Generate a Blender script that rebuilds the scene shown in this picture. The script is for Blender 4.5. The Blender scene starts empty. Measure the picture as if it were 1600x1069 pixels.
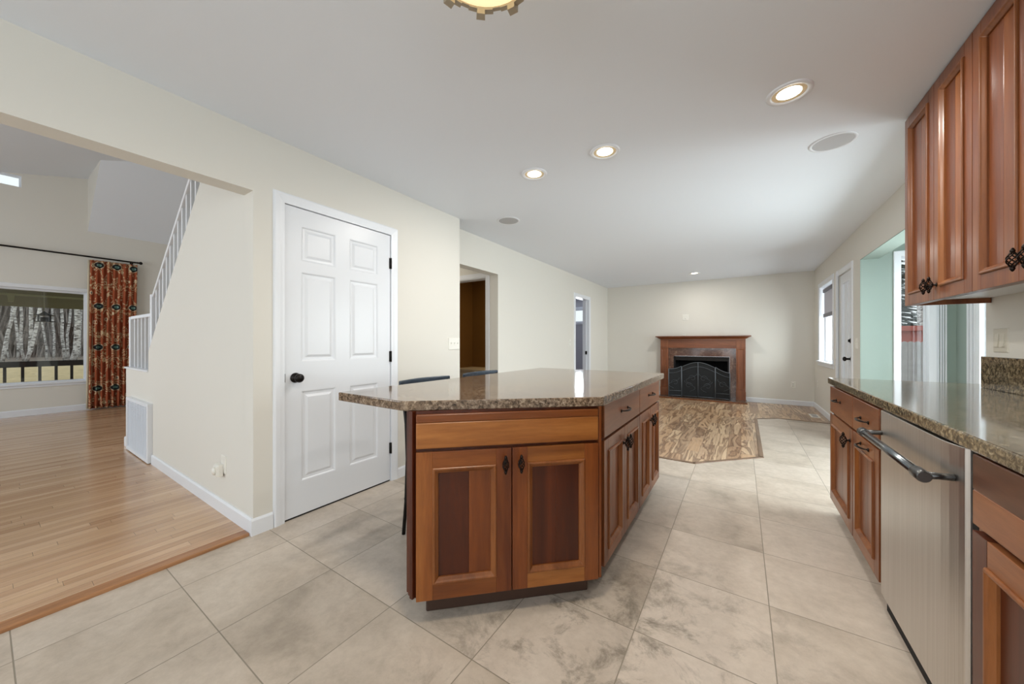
import bpy, bmesh, math, random
from mathutils import Vector, Matrix
random.seed(7)
C = bpy.context.scene.collection
sc = bpy.context.scene
PI = math.pi

# ------------------------------------------------------------------ camera, world, lights, exposure
H = 1.16
cam_d = bpy.data.cameras.new('camera')
cam = bpy.data.objects.new('camera', cam_d); C.objects.link(cam)
cam.location = (0, 0, H)
cam.rotation_euler = (PI/2, 0, math.atan2(358, 547))
cam_d.sensor_fit = 'HORIZONTAL'; cam_d.sensor_width = 36; cam_d.lens = 547/1600*36
cam_d.clip_start = 0.02; cam_d.clip_end = 200
sc.camera = cam
sc.view_settings.view_transform = 'Standard'
sc.view_settings.look = 'None'
sc.view_settings.gamma = 1
sc.view_settings.use_curve_mapping = False
sc.view_settings.exposure = -0.06
sc.cycles.max_bounces = 10; sc.cycles.diffuse_bounces = 6; sc.cycles.glossy_bounces = 4
sc.cycles.transparent_max_bounces = 16
sc.cycles.sample_clamp_indirect = 6
sc.cycles.use_denoising = True

w = bpy.data.worlds.new('overcast_sky'); sc.world = w; w.use_nodes = True
bg = w.node_tree.nodes['Background']
bg.inputs[0].default_value = (0.90, 0.95, 1.0, 1); bg.inputs[1].default_value = 1.25

def area(name, loc, direction, sx, sy, power, col=(1, 1, 1), disk=False, spread=PI):
    l = bpy.data.lights.new(name, 'AREA')
    l.shape = 'DISK' if disk else 'RECTANGLE'
    l.size = sx
    if not disk: l.size_y = sy
    l.energy = power; l.color = col; l.spread = spread
    o = bpy.data.objects.new(name, l); C.objects.link(o)
    o.location = loc
    o.rotation_euler = Vector(direction).to_track_quat('-Z', 'Y').to_euler()
    return o
# daylight at the windows; fill lamps stand at added windows out of view
DAY = (0.89, 0.95, 1.0)
area('nook_daylight', (2.45, 4.1, 1.30), (-1, 0, 0.02), 2.1, 1.9, 240, DAY)
area('family_daylight', (1.60, 7.2, 1.45), (-1, -.1, 0.1), 1.0, 1.1, 70, DAY)
area('kitchen_fill', (-0.7, -3.2, 1.3), (0, 1, 0.10), 2.6, 1.6, 50, DAY)  # added fill for the kitchen, from behind the camera
area('side_fill', (1.22, -1.4, 1.55), (-1, 0, 0.1), 1.7, 0.9, 26, DAY)  # added fill from the right wall, out of view
area('dining_fill', (-5.9, -3.2, 1.7), (0, 1, 0.05), 3.4, 2.0, 94, DAY)  # added lamp brightening the dining room from outside the view
area('bedroom_daylight', (-3.6, 9.30, 1.9), (0, -1, -0.2), 0.9, 0.3, 30, DAY)
area('bath_light', (-3.4, 4.9, 2.38), (0, 0, -1), 0.25, 0.25, 6, (1, 0.75, 0.45))
area('hall_light', (-3.6, 3.2, 2.38), (0, 0, -1), 0.3, 0.3, 5, (1, 0.92, 0.8))

# ------------------------------------------------------------------ material helpers
def srgb(r, g, b):
    f = lambda c: (c/255/12.92) if c/255 <= 0.04045 else ((c/255+0.055)/1.055)**2.4
    return (f(r), f(g), f(b), 1)

def new_mat(name):
    m = bpy.data.materials.new(name); m.use_nodes = True
    nt = m.node_tree; p = nt.nodes['Principled BSDF']
    return m, nt, p
def N(nt, t, **kw):
    n = nt.nodes.new(t)
    for k, v in kw.items():
        if k.startswith('i_'):
            key = k[2:]; key = int(key) if key.isdigit() else key.replace('_', ' ')
            n.inputs[key].default_value = v
        else: setattr(n, k, v)
    return n
def L(nt, a, b): nt.links.new(a, b)
def plain(name, col, rough=0.5, metal=0.0, bump=0.0, bscale=200, spec=0.5, var=0.0, vscale=3):
    m, nt, p = new_mat(name)
    p.inputs['Base Color'].default_value = col; p.inputs['Roughness'].default_value = rough
    p.inputs['Metallic'].default_value = metal; p.inputs['Specular IOR Level'].default_value = spec
    tc = N(nt, 'ShaderNodeTexCoord')
    if bump:
        n = N(nt, 'ShaderNodeTexNoise', i_Scale=bscale, i_Detail=3.0); L(nt, tc.outputs['Object'], n.inputs['Vector'])
        b = N(nt, 'ShaderNodeBump', i_Strength=bump, i_Distance=0.002); L(nt, n.outputs['Fac'], b.inputs['Height'])
        L(nt, b.outputs[0], p.inputs['Normal'])
    if var:
        n = N(nt, 'ShaderNodeTexNoise', i_Scale=float(vscale), i_Detail=4.0); L(nt, tc.outputs['Object'], n.inputs['Vector'])
        hs = N(nt, 'ShaderNodeHueSaturation'); hs.inputs['Color'].default_value = col
        mr = N(nt, 'ShaderNodeMapRange'); mr.inputs['To Min'].default_value = 1-var; mr.inputs['To Max'].default_value = 1+var
        L(nt, n.outputs['Fac'], mr.inputs['Value']); L(nt, mr.outputs[0], hs.inputs['Value']); L(nt, hs.outputs[0], p.inputs['Base Color'])
    return m
def emis(name, col, strength):
    m, nt, p = new_mat(name)
    p.inputs['Base Color'].default_value = col
    p.inputs['Emission Color'].default_value = col; p.inputs['Emission Strength'].default_value = strength
    return m
def ramp(nt, fac, stops):
    r = N(nt, 'ShaderNodeValToRGB'); cr = r.color_ramp
    while len(cr.elements) < len(stops): cr.elements.new(0.5)
    for e, (pos, c) in zip(cr.elements, stops): e.position = pos; e.color = c
    L(nt, fac, r.inputs[0]); return r
def mix(nt, fac, a, b, mode='MIX'):
    n = N(nt, 'ShaderNodeMix', data_type='RGBA', blend_type=mode)
    for i, v in ((0, fac), (6, a), (7, b)):
        if hasattr(v, 'links'): L(nt, v, n.inputs[i])
        else: n.inputs[i].default_value = v
    return n.outputs[2]
def mapping(nt, scale=(1, 1, 1), loc=(0, 0, 0), rot=(0, 0, 0), src='Object'):
    tc = N(nt, 'ShaderNodeTexCoord'); mp = N(nt, 'ShaderNodeMapping')
    mp.inputs['Scale'].default_value = scale; mp.inputs['Location'].default_value = loc; mp.inputs['Rotation'].default_value = rot
    L(nt, tc.outputs[src], mp.inputs['Vector']); return mp.outputs[0]

def cab_wood(name, dark, mid, light, axis='z', rot=0.0, rough=0.33, seed=0.0):
    """cabinet timber: grain runs along axis; rot turns the coordinates about z for slanted fronts"""
    m, nt, p = new_mat(name)
    s = {'z': (9, 9, 0.9), 'h': (0.9, 9, 9), 'y': (9, 0.9, 9)}[axis]
    v = mapping(nt, s, (seed, seed*1.7, seed*0.6), (0, 0, 0))
    if rot:
        tc = N(nt, 'ShaderNodeTexCoord'); r1 = N(nt, 'ShaderNodeMapping'); r1.inputs['Rotation'].default_value = (0, 0, rot)
        L(nt, tc.outputs['Object'], r1.inputs['Vector']); mp = N(nt, 'ShaderNodeMapping')
        mp.inputs['Scale'].default_value = s; mp.inputs['Location'].default_value = (seed, seed*1.7, seed*.6)
        L(nt, r1.outputs[0], mp.inputs['Vector']); v = mp.outputs[0]
    n1 = N(nt, 'ShaderNodeTexNoise', i_Scale=0.9, i_Detail=3.0, i_Roughness=0.55, i_Distortion=0.6); L(nt, v, n1.inputs['Vector'])
    n2 = N(nt, 'ShaderNodeTexNoise', i_Scale=7.0, i_Detail=5.0, i_Roughness=0.7, i_Distortion=0.3); L(nt, v, n2.inputs['Vector'])
    r = ramp(nt, n1.outputs['Fac'], [(0.30, dark), (0.5, mid), (0.72, light)])
    r2 = ramp(nt, n2.outputs['Fac'], [(0.3, (0.80, 0.76, 0.72, 1)), (0.65, (1.1, 1.1, 1.1, 1))])
    L(nt, mix(nt, 1.0, r.outputs[0], r2.outputs[0], 'MULTIPLY'), p.inputs['Base Color'])
    p.inputs['Roughness'].default_value = rough
    p.inputs['Specular IOR Level'].default_value = 0.4; p.inputs['Coat Weight'].default_value = 0.12; p.inputs['Coat Roughness'].default_value = 0.2
    b = N(nt, 'ShaderNodeBump', i_Strength=0.08, i_Distance=0.001); L(nt, n2.outputs['Fac'], b.inputs['Height']); L(nt, b.outputs[0], p.inputs['Normal'])
    return m

def granite(name, cols, rough=0.09, sc_=1.0):
    m, nt, p = new_mat(name)
    v = mapping(nt)
    n1 = N(nt, 'ShaderNodeTexNoise', i_Scale=60*sc_, i_Detail=6.0, i_Roughness=0.68, i_Distortion=0.7); L(nt, v, n1.inputs['Vector'])
    n2 = N(nt, 'ShaderNodeTexVoronoi', i_Scale=130*sc_, i_Randomness=1.0); L(nt, v, n2.inputs['Vector'])
    n3 = N(nt, 'ShaderNodeTexNoise', i_Scale=6*sc_, i_Detail=4.0); L(nt, v, n3.inputs['Vector'])
    r = ramp(nt, n1.outputs['Fac'], [(0.33, cols[0]), (0.44, cols[1]), (0.54, cols[2]), (0.66, cols[3])])
    r2 = ramp(nt, n2.outputs['Distance'], [(0.12, (0.45, 0.42, 0.38, 1)), (0.42, (1.05, 1.05, 1.05, 1))])
    r3 = ramp(nt, n3.outputs['Fac'], [(0.35, (0.82, 0.82, 0.84, 1)), (0.65, (1.12, 1.08, 1.0, 1))])
    c = mix(nt, 0.75, r.outputs[0], r2.outputs[0], 'MULTIPLY')
    c = mix(nt, 1.0, c, r3.outputs[0], 'MULTIPLY')
    L(nt, c, p.inputs['Base Color']); p.inputs['Roughness'].default_value = rough
    p.inputs['Specular IOR Level'].default_value = 0.5
    p.inputs['Coat Weight'].default_value = 0.15; p.inputs['Coat Roughness'].default_value = 0.05
    return m

def tile_mat():
    m, nt, p = new_mat('travertine_tile')
    W, Hh = 0.463, 0.4585
    v = mapping(nt, (1, 1, 1), (-(-0.36) + 20*W, -0.072 + 20*Hh, 0))
    def brick(c1, c2, mo, ms):
        b = N(nt, 'ShaderNodeTexBrick', offset=0.0, offset_frequency=2, squash=1.0, squash_frequency=2)
        b.inputs['Scale'].default_value = 1.0; b.inputs['Mortar Size'].default_value = ms; b.inputs['Mortar Smooth'].default_value = 0.2
        b.inputs['Brick Width'].default_value = W; b.inputs['Row Height'].default_value = Hh
        b.inputs['Color1'].default_value = c1; b.inputs['Color2'].default_value = c2; b.inputs['Mortar'].default_value = mo
        L(nt, v, b.inputs['Vector']); return b
    rnd = brick((0, 0, 0, 1), (1, 1, 1, 1), (0, 0, 0, 1), 0.0)
    mort = brick((0, 0, 0, 1), (0, 0, 0, 1), (1, 1, 1, 1), 0.0022)
    # each tile gets its own piece of stone
    sep = N(nt, 'ShaderNodeSeparateColor'); L(nt, rnd.outputs['Color'], sep.inputs[0])
    vm = N(nt, 'ShaderNodeVectorMath', operation='MULTIPLY_ADD'); vm.inputs[1].default_value = (1, 1, 1)
    cmb = N(nt, 'ShaderNodeCombineXYZ'); mu = N(nt, 'ShaderNodeMath', operation='MULTIPLY', i_1=37.0)
    L(nt, sep.outputs[0], mu.inputs[0]); L(nt, mu.outputs[0], cmb.inputs[0]); L(nt, mu.outputs[0], cmb.inputs[2])
    L(nt, v, vm.inputs[0]); L(nt, cmb.outputs[0], vm.inputs[2])
    n1 = N(nt, 'ShaderNodeTexNoise', i_Scale=2.8, i_Detail=9.0, i_Roughness=0.62, i_Distortion=0.35); L(nt, vm.outputs[0], n1.inputs['Vector'])
    n2 = N(nt, 'ShaderNodeTexNoise', i_Scale=26.0, i_Detail=6.0, i_Roughness=0.7); L(nt, vm.outputs[0], n2.inputs['Vector'])
    base = ramp(nt, n1.outputs['Fac'], [(0.32, srgb(156, 144, 130)), (0.46, srgb(182, 169, 154)), (0.66, srgb(198, 186, 172))])
    clean = ramp(nt, n1.outputs['Fac'], [(0.30, srgb(186, 174, 160)), (0.55, srgb(198, 186, 173)), (0.75, srgb(206, 195, 183))])
    amt = ramp(nt, sep.outputs[0], [(0.25, (0.05, 0.05, 0.05, 1)), (0.85, (0.8, 0.8, 0.8, 1))])
    c = mix(nt, amt.outputs[0], clean.outputs[0], base.outputs[0])
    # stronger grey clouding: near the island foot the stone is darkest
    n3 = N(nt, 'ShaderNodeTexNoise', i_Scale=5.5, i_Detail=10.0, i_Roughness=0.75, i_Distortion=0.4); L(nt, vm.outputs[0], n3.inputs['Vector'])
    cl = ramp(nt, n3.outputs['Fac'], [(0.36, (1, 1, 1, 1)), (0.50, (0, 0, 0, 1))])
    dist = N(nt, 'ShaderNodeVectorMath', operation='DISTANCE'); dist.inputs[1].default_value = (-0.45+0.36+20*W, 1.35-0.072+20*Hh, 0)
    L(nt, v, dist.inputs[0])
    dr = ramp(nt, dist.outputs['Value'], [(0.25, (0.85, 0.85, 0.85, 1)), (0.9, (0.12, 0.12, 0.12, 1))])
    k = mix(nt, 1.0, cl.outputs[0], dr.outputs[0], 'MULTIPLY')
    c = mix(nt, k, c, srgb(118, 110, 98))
    sp = ramp(nt, n2.outputs['Fac'], [(0.3, (0.9, 0.89, 0.88, 1)), (0.6, (1.03, 1.03, 1.03, 1))])
    c = mix(nt, 1.0, c, sp.outputs[0], 'MULTIPLY')
    c = mix(nt, mort.outputs['Color'], c, srgb(140, 131, 117))
    L(nt, c, p.inputs['Base Color'])
    p.inputs['Roughness'].default_value = 0.42; p.inputs['Specular IOR Level'].default_value = 0.35
    bb = N(nt, 'ShaderNodeBump', i_Strength=0.5, i_Distance=0.002, invert=True); L(nt, mort.outputs['Color'], bb.inputs['Height'])
    L(nt, bb.outputs[0], p.inputs['Normal'])
    return m

def plank_mat(name, width, length, tones, line, rough, figure=0.0, figcol=None):
    """boards along y"""
    m, nt, p = new_mat(name)
    tc = N(nt, 'ShaderNodeTexCoord'); sp = N(nt, 'ShaderNodeSeparateXYZ'); L(nt, tc.outputs['Object'], sp.inputs[0])
    cb = N(nt, 'ShaderNodeCombineXYZ'); L(nt, sp.outputs[1], cb.inputs[0]); L(nt, sp.outputs[0], cb.inputs[1])
    ad = N(nt, 'ShaderNodeVectorMath', operation='ADD'); ad.inputs[1].default_value = (40, 40, 0)
    rw = N(nt, 'ShaderNodeMath', operation='DIVIDE', i_1=width); L(nt, sp.outputs[0], rw.inputs[0])
    rs = N(nt, 'ShaderNodeMath', operation='ADD', i_1=40.0/width); L(nt, rw.outputs[0], rs.inputs[0])
    rf = N(nt, 'ShaderNodeMath', operation='FLOOR'); L(nt, rs.outputs[0], rf.inputs[0])
    wn = N(nt, 'ShaderNodeTexWhiteNoise', noise_dimensions='1D'); L(nt, rf.outputs[0], wn.inputs['W'])
    wm = N(nt, 'ShaderNodeMath', operation='MULTIPLY', i_1=length); L(nt, wn.outputs['Value'], wm.inputs[0])
    wc = N(nt, 'ShaderNodeCombineXYZ'); L(nt, wm.outputs[0], wc.inputs[0])
    wa = N(nt, 'ShaderNodeVectorMath', operation='ADD'); L(nt, cb.outputs[0], wa.inputs[0]); L(nt, wc.outputs[0], wa.inputs[1])
    L(nt, wa.outputs[0], ad.inputs[0])
    def brick(c1, c2, mo, ms):
        b = N(nt, 'ShaderNodeTexBrick', offset=0.0, offset_frequency=2, squash=1.0)
        b.inputs['Scale'].default_value = 1.0; b.inputs['Mortar Size'].default_value = ms; b.inputs['Mortar Smooth'].default_value = 0.1
        b.inputs['Brick Width'].default_value = length; b.inputs['Row Height'].default_value = width
        b.inputs['Color1'].default_value = c1; b.inputs['Color2'].default_value = c2; b.inputs['Mortar'].default_value = mo
        L(nt, ad.outputs[0], b.inputs['Vector']); return b
    rnd = brick((0, 0, 0, 1), (1, 1, 1, 1), (0, 0, 0, 1), 0.0); mo = brick((0, 0, 0, 1), (0, 0, 0, 1), (1, 1, 1, 1), line)
    r = ramp(nt, rnd.outputs['Color'], [(i/(len(tones)-1), t) for i, t in enumerate(tones)])
    sc1 = N(nt, 'ShaderNodeVectorMath', operation='MULTIPLY'); sc1.inputs[1].default_value = (1.2, 22, 1); L(nt, ad.outputs[0], sc1.inputs[0])
    off = N(nt, 'ShaderNodeVectorMath', operation='ADD'); L(nt, sc1.outputs[0], off.inputs[0])
    mu = N(nt, 'ShaderNodeVectorMath', operation='SCALE'); mu.inputs['Scale'].default_value = 31.0; L(nt, rnd.outputs['Color'], mu.inputs[0]); L(nt, mu.outputs[0], off.inputs[1])
    g = N(nt, 'ShaderNodeTexNoise', i_Scale=2.5, i_Detail=6.0, i_Roughness=0.65, i_Distortion=0.5); L(nt, off.outputs[0], g.inputs['Vector'])
    gr = ramp(nt, g.outputs['Fac'], [(0.3, (0.86, 0.83, 0.80, 1)), (0.65, (1.06, 1.06, 1.06, 1))])
    c = mix(nt, 1.0, r.outputs[0], gr.outputs[0], 'MULTIPLY')
    if figure:
        s2 = N(nt, 'ShaderNodeVectorMath', operation='MULTIPLY'); s2.inputs[1].default_value = (0.85, 7.0, 1); L(nt, ad.outputs[0], s2.inputs[0])
        o2 = N(nt, 'ShaderNodeVectorMath', operation='ADD'); L(nt, s2.outputs[0], o2.inputs[0]); L(nt, mu.outputs[0], o2.inputs[1])
        f = N(nt, 'ShaderNodeTexNoise', i_Scale=0.75, i_Detail=4.0, i_Roughness=0.6, i_Distortion=0.9); L(nt, o2.outputs[0], f.inputs['Vector'])
        fr = ramp(nt, f.outputs['Fac'], [(0.32, (.75, .75, .75, 1)), (0.40, (.35, .35, .35, 1)), (0.44, (.95, .95, .95, 1)), (0.475, (0, 0, 0, 1)), (0.54, (0.1, 0.1, 0.1, 1)), (0.58, (0.95, 0.95, 0.95, 1)), (0.66, (0.15, 0.15, 0.15, 1))])
        k = mix(nt, 1.0, fr.outputs[0], (figure, figure, figure, 1), 'MULTIPLY')
        c = mix(nt, k, c, figcol)
    c = mix(nt, mo.outputs['Color'], c, srgb(70, 48, 30))
    L(nt, c, p.inputs['Base Color']); p.inputs['Roughness'].default_value = rough
    p.inputs['Coat Weight'].default_value = 0.3; p.inputs['Coat Roughness'].default_value = 0.18
    return m

def curtain_mat():
    m, nt, p = new_mat('printed_curtain_cloth')
    tc = N(nt, 'ShaderNodeTexCoord')
    sp = N(nt, 'ShaderNodeSeparateXYZ'); L(nt, tc.outputs['UV'], sp.inputs[0])
    def mth(op, a, b=None):
        n = N(nt, 'ShaderNodeMath', operation=op)
        for i, v in enumerate((a, b)):
            if v is None: continue
            if hasattr(v, 'links'): L(nt, v, n.inputs[i])
            else: n.inputs[i].default_value = v
        return n.outputs[0]
    u, z = sp.outputs[0], sp.outputs[1]
    rust = srgb(158, 80, 48)
    nn = N(nt, 'ShaderNodeTexNoise', i_Scale=4.5, i_Detail=4.0); L(nt, tc.outputs['UV'], nn.inputs['Vector'])
    # short cream dashes in bands
    dz = mth('SINE', mth('ADD', mth('MULTIPLY', z, 110.0), mth('MULTIPLY', nn.outputs['Fac'], 55.0)))
    du = mth('SINE', mth('MULTIPLY', u, 26.0))
    band = mth('SINE', mth('ADD', mth('MULTIPLY', z, 15.0), mth('MULTIPLY', du, 0.9)))
    dash = mth('MULTIPLY', mth('GREATER_THAN', dz, 0.15), mth('GREATER_THAN', mth('MULTIPLY', du, band), -0.05))
    c = mix(nt, mth('MULTIPLY', dash, 0.85), rust, srgb(214, 190, 150))
    # scrolled rings
    vo = N(nt, 'ShaderNodeTexVoronoi', i_Scale=7.5, i_Randomness=0.8); L(nt, tc.outputs['UV'], vo.inputs['Vector'])
    ring = mth('MULTIPLY', mth('GREATER_THAN', vo.outputs['Distance'], 0.16), mth('LESS_THAN', vo.outputs['Distance'], 0.26))
    sc_ = N(nt, 'ShaderNodeSeparateColor'); L(nt, vo.outputs['Color'], sc_.inputs[0])
    c = mix(nt, mth('MULTIPLY', ring, mth('GREATER_THAN', sc_.outputs[0], 0.1)), c, srgb(222, 204, 170))
    core = mth('LESS_THAN', vo.outputs['Distance'], 0.12)
    c = mix(nt, mth('MULTIPLY', core, mth('GREATER_THAN', sc_.outputs[1], 0.5)), c, srgb(110, 128, 118))
    c = mix(nt, mth('MULTIPLY', core, mth('GREATER_THAN', sc_.outputs[2], 0.6)), c, srgb(190, 160, 80))
    # dark eye medallions in rows
    fu = mth('SUBTRACT', mth('FRACT', mth('MULTIPLY', u, 2.6)), 0.5)
    fz = mth('SUBTRACT', mth('FRACT', mth('ADD', mth('MULTIPLY', z, 1.42), 0.02)), 0.5)
    e = mth('SQRT', mth('ADD', mth('POWER', mth('MULTIPLY', fu, 1.5), 2.0), mth('POWER', mth('MULTIPLY', fz, 5.5), 2.0)))
    c = mix(nt, mth('MULTIPLY', mth('LESS_THAN', e, 0.46), 0.9), c, srgb(206, 190, 160))
    c = mix(nt, mth('LESS_THAN', e, 0.38), c, srgb(28, 26, 28))
    c = mix(nt, mth('LESS_THAN', e, 0.20), c, srgb(120, 156, 148))
    L(nt, c, p.inputs['Base Color']); p.inputs['Roughness'].default_value = 0.9
    return m

def glass_mat():
    m = bpy.data.materials.new('window_glass'); m.use_nodes = True; nt = m.node_tree; nt.nodes.clear()
    o = N(nt, 'ShaderNodeOutputMaterial'); t = N(nt, 'ShaderNodeBsdfTransparent'); g = N(nt, 'ShaderNodeBsdfGlossy'); g.inputs['Roughness'].default_value = 0.02
    mx = N(nt, 'ShaderNodeMixShader'); mx.inputs[0].default_value = 0.05
    t.inputs[0].default_value = (0.96, 0.98, 0.97, 1)
    L(nt, t.outputs[0], mx.inputs[1]); L(nt, g.outputs[0], mx.inputs[2]); L(nt, mx.outputs[0], o.inputs[0]); return m

def bark_mat():
    m, nt, p = new_mat('birch_bark')
    v = mapping(nt, (5, 5, 16))
    n = N(nt, 'ShaderNodeTexNoise', i_Scale=1.3, i_Detail=6.0, i_Roughness=0.7); L(nt, v, n.inputs['Vector'])
    r = ramp(nt, n.outputs['Fac'], [(0.36, srgb(50, 45, 42)), (0.45, srgb(150, 146, 142)), (0.55, srgb(214, 212, 208))])
    L(nt, r.outputs[0], p.inputs['Base Color']); p.inputs['Roughness'].default_value = 0.9; return m

def steel_mat():
    m, nt, p = new_mat('brushed_stainless')
    v = mapping(nt, (300, 300, 1.5))
    n = N(nt, 'ShaderNodeTexNoise', i_Scale=1.0, i_Detail=3.0); L(nt, v, n.inputs['Vector'])
    r = ramp(nt, n.outputs['Fac'], [(0.3, srgb(204, 200, 195)), (0.7, srgb(222, 219, 215))])
    L(nt, r.outputs[0], p.inputs['Base Color']); p.inputs['Metallic'].default_value = 1.0; p.inputs['Roughness'].default_value = 0.36
    p.inputs['Anisotropic'].default_value = 0.5
    return m

M = {}
M['wall'] = plain('cream_wall_paint', srgb(217, 214, 206), 0.75, bump=0.06, bscale=260)
M['ceil'] = plain('white_ceiling_paint', srgb(226, 231, 238), 0.85, bump=0.10, bscale=180)
M['sage'] = plain('sage_green_paint', srgb(142, 157, 149), 0.7, bump=0.05, bscale=260)
M['brownwall'] = plain('brown_bathroom_paint', srgb(128, 92, 40), 0.8)
M['greywall'] = plain('lavender_grey_paint', srgb(172, 170, 176), 0.8)
M['white'] = plain('white_trim_enamel', srgb(226, 229, 234), 0.35)
M['doorwhite'] = plain('white_door_enamel', srgb(222, 225, 230), 0.32, bump=0.05, bscale=90)
M['plate'] = plain('white_plastic_plate', srgb(228, 226, 218), 0.35)
M['almond'] = plain('almond_plastic_plate', srgb(205, 200, 186), 0.35)
M['black'] = plain('oil_rubbed_bronze', srgb(26, 22, 20), 0.35, metal=0.6)
M['iron'] = plain('twisted_dark_iron', srgb(40, 33, 29), 0.3, metal=0.85)
M['screenframe'] = plain('painted_screen_iron', srgb(100, 106, 112), 0.5, metal=0.4)
M['mesh'] = plain('black_screen_mesh', srgb(14, 18, 22), 0.7)
M['soot'] = plain('soot_black_firebox', srgb(14, 14, 15), 0.9)
M['dark'] = plain('dark_gap', srgb(16, 13, 12), 0.8)
M['slate'] = plain('slate_blue_stool_paint', srgb(52, 62, 74), 0.35, metal=0.2)
M['spk'] = plain('grey_speaker_cloth', srgb(182, 182, 184), 0.9)
M['kick'] = plain('dark_toe_kick', srgb(62, 40, 28), 0.6, var=0.15)
D, Mi, Li = srgb(88, 40, 14), srgb(116, 60, 24), srgb(138, 78, 34)
M['cv'] = cab_wood('cherry_vertical', D, Mi, Li, 'z', seed=1.3)
M['cv2'] = cab_wood('cherry_vertical_dark', srgb(58, 20, 5), srgb(74, 29, 8), srgb(92, 40, 13), 'z', seed=4.1)
M['cv3'] = cab_wood('cherry_vertical_pale', srgb(112, 60, 22), srgb(134, 76, 32), srgb(150, 92, 44), 'z', seed=8.8)
M['ch'] = cab_wood('cherry_horizontal', srgb(92, 46, 15), srgb(116, 62, 24), srgb(138, 80, 35), 'h', rot=-math.atan2(.544, .572), seed=2.2)
M['ch2'] = cab_wood('cherry_horizontal_gold', srgb(112, 62, 24), srgb(142, 86, 38), srgb(164, 106, 54), 'h', rot=-math.atan2(.544, .572), seed=5.5)
M['cy'] = cab_wood('cherry_lengthwise', srgb(104, 58, 32), srgb(126, 76, 44), srgb(146, 94, 58), 'y', seed=3.0)
M['cy2'] = cab_wood('cherry_lengthwise_dark', srgb(70, 38, 24), srgb(84, 50, 32), srgb(98, 60, 42), 'y', seed=6.0)
M['cvr'] = cab_wood('cherry_upright', srgb(92, 46, 22), srgb(114, 62, 32), srgb(132, 80, 44), 'z', seed=7.0)
M['mantel'] = cab_wood('cherry_mantel', srgb(98, 52, 26), srgb(124, 70, 38), srgb(142, 86, 50), 'z', seed=9.0)
M['mantelh'] = cab_wood('cherry_mantel_crosswise', srgb(98, 52, 26), srgb(124, 70, 38), srgb(142, 86, 50), 'h', seed=9.9)
M['mouldlight'] = cab_wood('cherry_moulding', srgb(100, 54, 22), srgb(124, 72, 34), srgb(142, 88, 46), 'z', seed=10.5)
M['granite'] = granite('brown_granite', [srgb(42, 34, 28), srgb(92, 77, 64), srgb(124, 107, 92), srgb(162, 148, 132)])
M['granite2'] = granite('green_brown_granite', [srgb(38, 33, 25), srgb(84, 74, 57), srgb(124, 111, 88), srgb(164, 152, 128)])
M['marble'] = granite('rose_brown_marble', [srgb(82, 56, 46), srgb(98, 70, 58), srgb(106, 78, 66), srgb(140, 114, 100)], 0.12, 0.25)
M['hearth'] = granite('dark_hearth_stone', [srgb(60, 44, 36), srgb(84, 64, 52), srgb(96, 76, 64), srgb(120, 100, 86)], 0.2, 0.3)
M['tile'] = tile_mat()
M['oak'] = plank_mat('oak_strip_floor', 0.057, 0.9, [srgb(178, 142, 110), srgb(200, 166, 132), srgb(210, 178, 146), srgb(186, 150, 118), srgb(204, 172, 138)], 0.0006, 0.22)
M['lam'] = plank_mat('figured_laminate_floor', 0.125, 0.62, [srgb(208, 176, 140), srgb(186, 152, 118), srgb(216, 188, 154), srgb(160, 128, 100), srgb(200, 166, 130)], 0.001, 0.35, 0.85, srgb(96, 64, 40))
M['nosing'] = cab_wood('oak_nosing', srgb(150, 104, 68), srgb(176, 130, 92), srgb(192, 148, 108), 'y', seed=12, rough=0.3)
M['transition'] = cab_wood('brown_transition_strip', srgb(96, 74, 56), srgb(120, 94, 72), srgb(140, 112, 90), 'y', seed=13)
M['curtain'] = curtain_mat()
M['lining'] = plain('cream_curtain_lining', srgb(214, 202, 176), 0.9)
M['glass'] = glass_mat()
M['bark'] = bark_mat()
M['steel'] = steel_mat()
M['handle'] = plain('polished_handle_steel', srgb(120, 126, 130), 0.25, metal=1.0)
M['handlecap'] = plain('dark_steel_handle_cap', srgb(96, 96, 96), 0.35, metal=1.0)
M['lens'] = emis('recessed_lamp_lens', (1, 0.93, 0.80, 1), 9)
M['baffle'] = plain('warm_white_baffle', srgb(246, 226, 186), 0.4)
M['amber'] = emis('amber_glass_bowl', (1.0, 0.80, 0.48, 1), 0.95)
M['brass'] = plain('aged_nickel_rim', srgb(178, 168, 150), 0.4, metal=0.7)
M['shade'] = plain('grey_cellular_shade', srgb(196, 196, 206), 0.9)
M['shadebar'] = plain('grey_shade_rail', srgb(120, 118, 126), 0.6)
M['hay'] = plain('dry_straw_grass', srgb(186, 168, 128), 1.0, var=0.35, vscale=7, bump=1.0, bscale=30)
M['litter'] = plain('woodland_leaf_litter', srgb(118, 108, 98), 1.0, var=0.3, vscale=4)
M['yard'] = plain('bare_yard', srgb(150, 140, 120), 1.0, var=0.2)
M['deckblack'] = plain('black_deck_rail_paint', srgb(24, 24, 28), 0.5)
M['deck'] = plain('weathered_deck_boards', srgb(128, 122, 112), 0.8)
M['olive'] = plain('olive_soffit_paint', srgb(96, 92, 56), 0.8)
M['olive2'] = plain('olive_beam_paint', srgb(150, 146, 104), 0.8)
M['twig'] = plain('grey_brown_twigs', srgb(140, 132, 126), 1.0, var=0.3, vscale=2)
M['darktwig'] = plain('dark_grey_branches', srgb(92, 84, 80), 0.9)
M['evergreen'] = plain('evergreen_needles', srgb(96, 104, 98), 1.0, var=0.3, vscale=5)
M['fence'] = plain('weathered_grey_fence', srgb(168, 164, 162), 0.9, var=0.25, vscale=8)
M['redroof'] = plain('red_painted_siding', srgb(176, 92, 78), 0.8)
M['siding'] = plain('white_vinyl_siding', srgb(236, 238, 242), 0.6)
M['snow'] = plain('old_snow', srgb(222, 228, 238), 0.8)

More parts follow.
